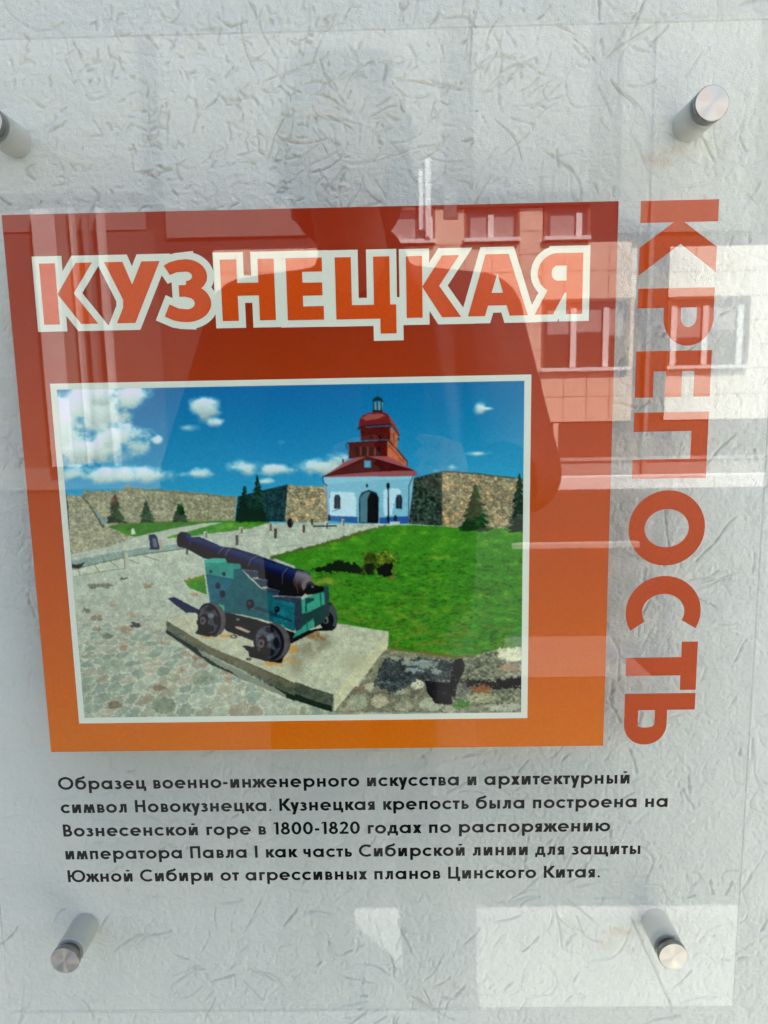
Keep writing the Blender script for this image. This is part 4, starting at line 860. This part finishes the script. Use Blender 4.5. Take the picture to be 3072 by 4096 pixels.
# ---- paragraph
LINES = [("Образец военно-инженерного искусства и архитектурный", -212.6, 141.8, -236.55), ("символ Новокузнецка. Кузнецкая крепость была построена на", -212.3, 165.7, -252.35),
         ("Вознесенской горе в 1800-1820 годах по распоряжению", -212.1, 130.8, -268.3), ("императора Павла I как часть Сибирской линии для защиты", -212.0, 150.0, -284.0),
         ("Южной Сибири от агрессивных планов Цинского Китая.", -211.8, 125.3, -299.75)]
CAP = 8.35
for txt, x0, x1, zb2 in LINES:
    gs = []; x = 0
    for ch in txt:
        ps, wdt, lb, rb = glyph(ch, .188)
        if ch == ' ': x += .36; continue
        x += lb; gs.append((ps, x)); x += wdt + rb
    tot = x - rb
    for tr in range(1): first = glyph(txt[0])[2]
    k = (x1 - x0) / ((tot - first) * CAP); k = k
    polys = []
    for ps, gx in gs:
        polys += [[MM(x0 + (gx - first + a) * CAP * k, zb2 + c * CAP) for a, c in p] for p in ps]
    link('text_line', union_mesh('text_line', polys, YL(0)), m_text, sign)

# ---------------------------------------------------------------- standoffs
m_steel = mat('satin_steel', (.26, .245, .21), .24, 1.0)
m_barrel = mat('satin_barrel', (.42, .43, .37), .5, .2, noise=(60, .05))
m_cap = bpy.data.materials.new('turned_steel'); m_cap.use_nodes = True
nt3 = m_cap.node_tree; b3 = nt3.nodes['Principled BSDF']; b3.inputs['Base Color'].default_value = (.60, .585, .51, 1); b3.inputs['Metallic'].default_value = 1; b3.inputs['Roughness'].default_value = .46; b3.inputs['Anisotropic'].default_value = .85
tg = nt3.nodes.new('ShaderNodeTangent'); tg.direction_type = 'RADIAL'; tg.axis = 'Y'; nt3.links.new(tg.outputs[0], b3.inputs['Tangent'])
m_rub = mat('dark_gasket', (.15, .14, .12), .5)
def make_standoff():
    t = empty('standoff', (0, 0, 0), '', 'standoff', 'steel standoffs at the corners of the sign')
    r = .00905
    lathe_y('barrel', [(0, yb + .00155), (r * .93, yb + .00155), (r, yb + .0021), (r, -.0018), (r * .96, .0), (0, .002)], m_barrel, t)
    lathe_y('washer', [(0, yb + .0009), (r * .7, yb + .0009), (r * .7, yb + .0015), (0, yb + .0015)], m_rub, t)
    lathe_y('gasket', [(0, yf - .0007), (r * .82, yf - .0007), (r * .82, yf - .0001), (0, yf - .0001)], m_rub, t)
    lathe_y('cap', [(0, yf - .0009), (r * .97, yf - .0009), (r, yf - .0013), (r, yf - .0042), (r * .985, yf - .0046), (r * .955, yf - .0048)], m_steel, t)
    lathe_y('cap_face', [(r * .955, yf - .0048), (r * .5, yf - .00486), (0, yf - .0049)], m_cap, t, 96)
    return t
def dup(root, loc):
    r = root.copy(); COL.objects.link(r); r.location = loc
    for ch in root.children:
        c = ch.copy(); COL.objects.link(c); c.parent = r
    return r
s0 = make_standoff()
for i, (x, z, lab) in enumerate([(-214.9, 151.1, 'steel standoff cut by the left edge of the picture, above the orange field'), (170.3, 151.1, 'round steel standoff above the vertical orange letters, with a rust stain below'),
                                 (-214.9, -349.1, 'steel standoff at the lower left corner, below the start of the text'), (170.3, -349.1, 'steel standoff at the lower right corner beside a faint brown stain')]):
    (X, Z) = MM(x, z); o = s0 if i == 0 else dup(s0, (0, 0, 0)); o.location = (X, 0, Z); o['label'] = lab
    if i: o.rotation_euler.y = 0

# ================================================================ GROUND (seen in the reflection)
m_asph = mat('asphalt', (.017, .017, .018), .9, noise=(3, .25), bump=(90, .004))
bm = bmesh.new(); bm.faces.new([bm.verts.new(v) for v in ((-800, -1200, -1.3), (800, -1200, -1.3), (800, 600, -1.3), (-800, 600, -1.3))])
o = from_bm('ground', bm, m_asph); tag(o, 'dark asphalt ground', kind='structure')
m_tile = mat('terrace_tile', (.27, .285, .275), .45, noise=(4, .05)); m_base = mat('terrace_concrete', (.30, .30, .29), .85, noise=(6, .1))
o = boxes('terrace', [(-8, 8, -1.42, -.002, -1.32, -.02)], m_base); tag(o, 'raised terrace below the sign', kind='structure')
tile_me = None; k = 0
for ix in range(-7, 7):
    for iy in range(3):
        if tile_me is None:
            bm = bmesh.new(); box(bm, .003, .427, .003, .427, -.0195, 0, bev=.002); t0 = from_bm('tile', bm, m_tile, o); tile_me = t0.data; t = t0
        else: t = bpy.data.objects.new('tile', tile_me); COL.objects.link(t); t.parent = o
        t.location = (ix * .43 + .17, -1.42 + iy * .43 + .06, 0)
m_kerb = mat('kerb_stone', (.36, .35, .33), .8, noise=(5, .1))
m_white_kerb = mat('white_kerb_paint', (.74, .74, .72), .7, noise=(3, .08))
for i, (x0, x1, y0, y1, z1, lab) in enumerate([(2.05, 4.3, -12.45, -12.33, -1.20, 'short pale kerb across the dark asphalt'), (4.6, 10.8, -20.95, -20.6, -0.93, 'pale kerb at the foot of the tiled building')]):
    o = boxes('kerb', [(x0, x1, y0, y1, -1.31, z1)], m_kerb if i == 0 else m_white_kerb, bev=.02); tag(o, lab, 'kerb')
bm = bmesh.new(); bm.faces.new([bm.verts.new(v) for v in ((1.2, -7.5, -1.292), (2.35, -7.5, -1.292), (2.42, -6.3, -1.292), (1.0, -6.3, -1.292))])
o = from_bm('pavement_patch', bm, mat('pale_concrete', (.13, .12, .12), .9, noise=(4, .1))); tag(o, 'pale concrete patch in the asphalt', kind='structure')

# ================================================================ BUILDING OPPOSITE (mirrored in the acrylic)
BY = -21.1
bld = empty('tiled_building', (0, BY, -1.3), 'sunlit salmon tiled building with white windows mirrored in the acrylic', 'building')
def part(name, lst, m, parent=bld, bev=0):
    o = boxes(name, lst, m, None, bev); o.parent = parent; 
    o.matrix_parent_inverse = Matrix.Translation((0, -BY, 1.3)) if parent is bld else Matrix.Identity(4)
    return o
m_backw = mat('grey_render', (.045, .042, .042), .85, noise=(1.5, .12))
m_til = mat('salmon_facade_tile', (.76, .59, .47), .55, noise=(2, .07)); m_wht = mat('white_pvc', (.86, .87, .86), .4); m_pane = mat('window_pane', (.06, .055, .06), .05, spec=.9)
m_pale = mat('pale_blue_panel', (.17, .175, .165), .5, noise=(1.2, .06)); m_cream2 = mat('cream_render', (.90, .86, .76), .7, noise=(2, .05)); m_curt = mat('lace_curtain', (.35, .33, .33), .9, noise=(8, .15))
part('wall', [(-16, 16, BY - 8, BY, -1.3, 12.6)], m_backw)
part('roof', [(-16.3, 16.3, BY - 8.3, BY + .4, 12.6, 12.85)], mat('roof_felt', (.08, .08, .085), .9))
LW = [(4.25, 6.74), (7.82, 10.12)]; UW = [(-.9, 1.25), (2.07, 3.6), (4.29, 5.55)]
# cladding tiles of the lower facade, each its own piece
def overlaps(x0, x1, z0, z1):
    for a, c in LW:
        if x1 > a + .01 and x0 < c - .01 and z1 > 2.06 and z0 < 4.06: return True
    for a, c in UW:
        if x1 > a + .01 and x0 < c - .01 and z1 > 5.66: return True
    return False
tile_cache = {}
def facade_tile(x0, x1, z0, z1, m):
    key = (round(x1 - x0, 3), round(z1 - z0, 3), m.name)
    if key not in tile_cache:
        bm = bmesh.new(); box(bm, .008, x1 - x0 - .008, 0, .04, .008, z1 - z0 - .008); me = bpy.data.meshes.new('facade_tile'); bm.to_mesh(me); bm.free(); me.materials.append(m); tile_cache[key] = me
    o = bpy.data.objects.new('facade_tile', tile_cache[key]); COL.objects.link(o); o.parent = bld; o.location = (x0, 0.0, z0 + 1.3)
def cuts(a, b, step):
    n = max(1, round((b - a) / step)); return [(a + (b - a) * i / n, a + (b - a) * (i + 1) / n) for i in range(n)]
for (x0, x1, z0, z1) in [(.2, 2.07, 4.06, 5.6), (2.07, 3.6, 4.06, 5.6), (3.6, 4.25, 4.06, 6.55), (4.25, 6.74, 4.06, 5.6), (1.25, 2.07, 5.6, 6.55), (.2, 4.25, .62, 4.06), (4.25, 6.87, .62, 2.06), (6.74, 6.87, 2.06, 4.06), (5.55, 5.57, 5.6, 6.5), (-5.0, .2, .62, 5.6)]:
    for (a, c) in cuts(x0, x1, .68):
        for (d, e) in cuts(z0, z1, .65): facade_tile(a, c, d, e, m_til)
for (x0, x1, z0, z1) in [(6.74, 6.9, 4.06, 5.43), (7.80, 11.5, 4.06, 5.43), (7.80, 11.5, .62, 2.06), (10.12, 11.5, 2.06, 4.06)]:
    for (a, c) in cuts(x0, x1, .68):
        for (d, e) in cuts(z0, z1, .65): facade_tile(a, c, d, e, m_cream2)
def window(x0, x1, z0, z1, mull, parent=bld):
    w = part('window', [(x0, x1, BY - .02, BY + .03, z1 - .07, z1), (x0, x0 + .07, BY - .02, BY + .03, z0, z1), (x1 - .07, x1, BY - .02, BY + .03, z0, z1)], mat_win)
    def sub(name, lst, m):
        o = boxes(name, lst, m); o.parent = w; o.matrix_parent_inverse = Matrix.Identity(4)
        return o
    sub('pane', [(x0 + .07, x1 - .07, BY - .01, BY + .005, z0, z1 - .07)], m_pane)
    for mx in mull: sub('mullion', [(mx - .08, mx + .08, BY, BY + .07, z0 + .12, z1 - .25)], m_wht)
    sub('sill', [(x0 - .02, x1 + .02, BY, BY + .16, z0, z0 + .10)], m_wht)
    xs_ = [x0 + .07] + sorted(mull) + [x1 - .07]
    for a, c in zip(xs_[:-1], xs_[1:]):
        if c - a > .3: sub('curtain', [(a + .1, c - .1, BY + .006, BY + .012, z1 - .9 - .25 * ((a * 7) % 1), z1 - .3)], m_curt)
    return w
mat_win = mat('window_reveal', (.22, .13, .10), .7)
window(*LW[0], 2.06, 4.06, [5.15, 6.07]); window(*LW[1], 2.06, 4.06, [7.98, 8.87, 9.85])
window(*UW[0], 5.66, 6.62, [1.1]); window(*UW[1], 5.66, 6.62, [2.8]); window(*UW[2], 5.66, 6.62, [5.25])
# upper storeys: pale panels between grey piers above a dark band
for (x0, x1, z0, z1) in [(-15.8, -6.80, 7.2, 11.6), (-15.8, -6.85, 6.2, 6.83), (-6.28, -2.3, 5.95, 7.15), (-6.28, 1.48, 7.15, 11.6), (2.30, 5.50, 6.95, 11.6), (6.36, 10.0, 5.82, 11.6), (10.5, 15.6, 5.82, 11.6), (1.5, 1.9, 6.3, 7.15)]:
    part('panel', [(x0, x1, BY, BY + .06, z0, z1)], m_pale)
part('band', [(-16, -6.8, BY, BY + .10, 6.83, 7.2)], m_backw); part('band', [(1.9, 5.57, BY + .0, BY + .12, 6.58, 6.93)], m_backw)
m_post = mat('pale_post_paint', (.44, .42, .41), .6, noise=(3, .12))
part('mullion_frame', [(.98, 1.13, BY + .1, BY + .22, 5.8, 7.85), (.80, .975, BY + .1, BY + .14, 6.0, 7.6)], m_wht)  # tall white mullion and pale pane, added as a bright streak in the reflection
# left entrance with pale posts and drapes, down to the ground
part('panel', [(-15.8, -6.62, BY, BY + .03, -1.15, 6.2)], mat('pale_grey_render', (.09, .082, .075), .8, noise=(1.2, .12)))
part('panel', [(-15.8, -6.62, BY + .031, BY + .05, -1.1, -.45)], m_pale)
for (x0, x1, m_) in [(-9.95, -9.30, m_post), (-9.28, -9.0, m_pale), (-8.55, -8.40, m_pale), (-8.14, -7.98, m_post), (-8.90, -8.82, m_post)]:
    part('post', [(x0, x1, BY + .051, BY + .30, -.4, 6.75)], m_)
# basement strip and steps of the right part
part('basement_window', [(4.6, 10.7, BY + .0, BY + .03, -.40, .58)], mat('basement_glass', (.10, .075, .07), .3)); part('basement_sill', [(4.6, 10.7, BY, BY + .10, -.52, -.42)], m_curt)
part('basement_post', [(4.62, 4.76, BY + .031, BY + .09, -.40, .58)], m_til); part('basement_wall', [(4.6, 10.7, BY, BY + .05, -1.29, -.55)], mat('basement_render', (.30, .27, .26), .8, noise=(2, .1)))
part('drainpipe', [(7.2, 7.32, BY + .01, BY + .13, -1.2, 12.4)], mat('drainpipe_paint', (.2, .2, .2), .5))

# ================================================================ THE PHOTOGRAPHER (mirrored in the acrylic)
person = empty('person', (-.05, -.98, 0), 'person in dark clothes holding up a phone, mirrored in the acrylic', 'person')
def capsule(bm, a, b, ra, rb, seg=14, squash=1.0):
    a = Vector(a); b = Vector(b); d = (b - a); L = d.length; q = d.to_track_quat('Z', 'Y').to_matrix().to_4x4(); rings = []
    prof = [(-ra * math.cos(t), ra * math.sin(t), 0) for t in [0, .35, .7, 1.05, 1.4]] + [(L + rb * math.sin(t), rb * math.cos(t), 1) for t in [.0, .4, .8, 1.2, PI / 2]]
    for z, r, _ in prof:
        if r < 1e-4: rings.append([bm.verts.new((Matrix.Translation(a) @ q) @ Vector((0, 0, z)))])
        else: rings.append([bm.verts.new((Matrix.Translation(a) @ q) @ Vector((r * math.cos(2 * PI * k / seg), r * math.sin(2 * PI * k / seg), z))) for k in range(seg)])
    for A, B in zip(rings[:-1], rings[1:]):
        for k in range(seg):
            k2 = (k + 1) % seg
            if len(A) == 1: bm.faces.new((A[0], B[k2], B[k]))
            elif len(B) == 1: bm.faces.new((A[k], A[k2], B[0]))
            else: bm.faces.new((A[k], A[k2], B[k2], B[k]))
def ellipsoid(bm, c, r, rot=None):
    o = bmesh.ops.create_icosphere(bm, subdivisions=3, radius=1)
    for v in o['verts']:
        p = Vector((v.co.x * r[0], v.co.y * r[1], v.co.z * r[2]))
        if rot: p = rot @ p
        v.co = p + Vector(c)
def remesh(name, bm, vox, m, parent, it=3):
    bmesh.ops.recalc_face_normals(bm, faces=bm.faces[:])
    me = bpy.data.meshes.new(name); bm.to_mesh(me); bm.free(); o = bpy.data.objects.new(name, me); COL.objects.link(o)
    md = o.modifiers.new('r', 'REMESH'); md.mode = 'VOXEL'; md.voxel_size = vox; md.use_smooth_shade = True
    ms = o.modifiers.new('s', 'SMOOTH'); ms.iterations = it; ms.factor = .5
    dg = bpy.context.evaluated_depsgraph_get(); dg.update(); m2 = bpy.data.meshes.new_from_object(o.evaluated_get(dg)); bpy.data.objects.remove(o)
    m2.name = name; o2 = link(name, m2, m, parent); o2.matrix_parent_inverse = Matrix.Translation(-parent.location)
    return o2
m_skin = mat('skin', (.42, .25, .18), .5, noise=(30, .06)); m_jack = mat('dark_jacket_cloth', (.022, .022, .025), .85, noise=(40, .2)); m_jean = mat('dark_trousers_cloth', (.04, .04, .045), .9, noise=(60, .2)); m_hair = mat('brown_hair', (.10, .075, .06), .55); m_shoe = mat('black_shoe_leather', (.015, .015, .015), .4)
px, py = -.05, -.98
hy = -.84; hx_ = -.022            # the head leans towards the phone
SH = [(px - .205, py, 1.49), (px + .205, py, 1.49)]; EL = [(px - .272, py + .15, 1.225), (px + .258, py + .15, 1.225)]
WR = [(-.085, -.565, 1.215), (.095, -.565, 1.215)]; PH = Vector((0.004, -.4665, 1.2975))
bm = bmesh.new()
ellipsoid(bm, (px + hx_, hy, 1.7400), (.077, .096, .118)); ellipsoid(bm, (px + hx_, hy + .02, 1.6900), (.060, .076, .072)); ellipsoid(bm, (px + hx_, hy + .097, 1.7270), (.0125, .020, .024)); ellipsoid(bm, (px + hx_, hy + .086, 1.6830), (.024, .012, .009)); ellipsoid(bm, (px + hx_, hy + .085, 1.6470), (.024, .016, .016))
for s in (-1, 1):
    ellipsoid(bm, (px + hx_ + s * .079, hy - .005, 1.7300), (.010, .022, .032)); ellipsoid(bm, (px + hx_ + s * .032, hy + .080, 1.7670), (.024, .012, .008)); ellipsoid(bm, (px + hx_ + s * .045, hy + .06, 1.7100), (.024, .025, .022))
capsule(bm, (px, py + .01, 1.50), (px + hx_, hy - .01, 1.66), .064, .058)
capsule(bm, (px, py, 1.30), (px, py, 1.42), .135, .11); capsule(bm, (px, py, .98), (px, py, 1.3), .12, .13)
for s in (0, 1):
    sg = -1 if s == 0 else 1
    capsule(bm, (px, py, 1.44), SH[s], .07, .052); capsule(bm, SH[s], EL[s], .05, .04); capsule(bm, EL[s], WR[s], .04, .026)
    hx = Vector(WR[s]); palm = Vector((sg * .062 + .004, -.502, 1.252)); capsule(bm, hx, palm, .024, .026); capsule(bm, palm, palm + Vector((0, .014, .022)), .027, .022)
    # four fingers curl round the phone edge, thumb on the screen side
    for f, (dz, ln) in enumerate([(.040, 1.0), (.022, 1.06), (.004, 1.0), (-.013, .85)]):
        a = palm + Vector((sg * .010, .012, dz)); b_ = Vector((sg * .0475 + .004, -.459, 1.262 + dz)); c_ = Vector((sg * (.0475 - .022 * ln) + .004, -.4565, 1.266 + dz))
        capsule(bm, a, b_, .0078, .0072, 8); capsule(bm, b_, c_, .0070, .0058, 8)
    t1 = palm + Vector((-sg * .004, -.002, .02)); t2 = Vector((sg * .040 + .004, -.488, 1.292)); t3 = Vector((sg * .022 + .004, -.4815, 1.312))
    capsule(bm, t1, t2, .0105, .0090, 8); capsule(bm, t2, t3, .0088, .0070, 8)
for s in (-1, 1):
    capsule(bm, (px + s * .09, py, .95), (px + s * .12, py + .01, .52), .085, .06); capsule(bm, (px + s * .12, py + .01, .52), (px + s * .13, py, .1), .055, .04); capsule(bm, (px + s * .13, py, .06), (px + s * .14, py + .14, .035), .035, .03)
remesh('body', bm, .0042, m_skin, person, 2)
bm = bmesh.new()
for s in (-1, 1): ellipsoid(bm, (px + hx_ + s * .031, hy + .0865, 1.747), (.0125, .0095, .0065))
remesh('eyes', bm, .002, mat('eye', (.5, .48, .45), .2), person, 1)
bm = bmesh.new(); ellipsoid(bm, (px + hx_, hy - .025, 1.768), (.108, .108, .108)); ellipsoid(bm, (px + hx_, hy - .055, 1.70), (.100, .085, .105)); capsule(bm, (px + hx_ - .05, hy + .05, 1.845), (px + hx_ + .055, hy + .045, 1.842), .026, .028)
for k in range(26): ang = k * 2.4; capsule(bm, (px + hx_ + .07 * math.cos(ang), hy - .03 + .06 * math.sin(ang * 1.3), 1.80 + .02 * math.sin(k)), (px + hx_ + (.112 + .012 * math.sin(k * 1.7)) * math.cos(ang), hy - .03 + .09 * math.sin(ang * 1.3), 1.78 - .012 * (k % 12)), .018, .009, 8)
remesh('hair', bm, .006, m_hair, person)
bm = bmesh.new()
capsule(bm, (px - .05, py, 1.30), (px - .05, py, 1.44), .165, .135); capsule(bm, (px + .05, py, 1.30), (px + .05, py, 1.44), .165, .135)
capsule(bm, (px - .05, py, .95), (px - .05, py, 1.3), .15, .165); capsule(bm, (px + .05, py, .95), (px + .05, py, 1.3), .15, .165); capsule(bm, (px, py, 1.50), (px, py + .03, 1.575), .12, .085)
for s in (0, 1):
    capsule(bm, (px, py, 1.50), SH[s], .1, .085); capsule(bm, SH[s], EL[s], .085, .072); capsule(bm, EL[s], (Vector(EL[s]) * .12 + Vector(WR[s]) * .88), .072, .045)
remesh('jacket', bm, .008, m_jack, person)
bm = bmesh.new(); capsule(bm, (px - .07, py, .93), (px + .07, py, .93), .125, .125)
for s in (-1, 1):
    capsule(bm, (px + s * .085, py, .9), (px + s * .120, py + .01, .52), .115, .090); capsule(bm, (px + s * .120, py + .01, .52), (px + s * .13, py, .09), .088, .076)
remesh('trousers', bm, .009, m_jean, person)
for s in (-1, 1):
    bm = bmesh.new(); capsule(bm, (px + s * .13, py - .04, .05), (px + s * .145, py + .17, .04), .05, .04); box(bm, px + s * .13 - .05, px + s * .13 + .055, py - .09, py + .2, .001, .03, bev=.008)
    remesh('shoe', bm, .006, m_shoe, person)
# the phone in the hands: lens level with the camera, just behind it
ph_o = empty('phone', (0, 0, 0), 'dark phone held up in both hands, facing the sign', 'phone')
m_ph = mat('phone_glass', (.02, .022, .026), .15); bm = bmesh.new(); box(bm, -.036, .036, -.132, .016, -.0125, -.004, bev=.003)
o = from_bm('case', bm, m_ph, ph_o); bm = bmesh.new(); box(bm, -.034, .034, -.130, .014, -.0131, -.01255); from_bm('screen', bm, mat('phone_screen', (.012, .012, .014), .08), ph_o)
bm = bmesh.new(); bmesh.ops.create_cone(bm, segments=32, radius1=.0055, radius2=.005, depth=.0016, cap_ends=True); bmesh.ops.translate(bm, verts=bm.verts[:], vec=(0, 0, -.0031)); from_bm('lens', bm, mat('lens_glass', (.01, .01, .015), .03), ph_o)
flip = Matrix(((1, 0, 0, 0), (0, 1, 0, 0), (0, 0, -1, 0), (0, 0, 0, 1)))
ph_o.matrix_world = Matrix.Translation(cam.matrix_world.translation) @ cam_rot.to_4x4()
for c in ph_o.children:          # screen towards the person (+z of the camera frame is backwards)
    for v in c.data.vertices: v.co.z = -v.co.z
    c.data.flip_normals()
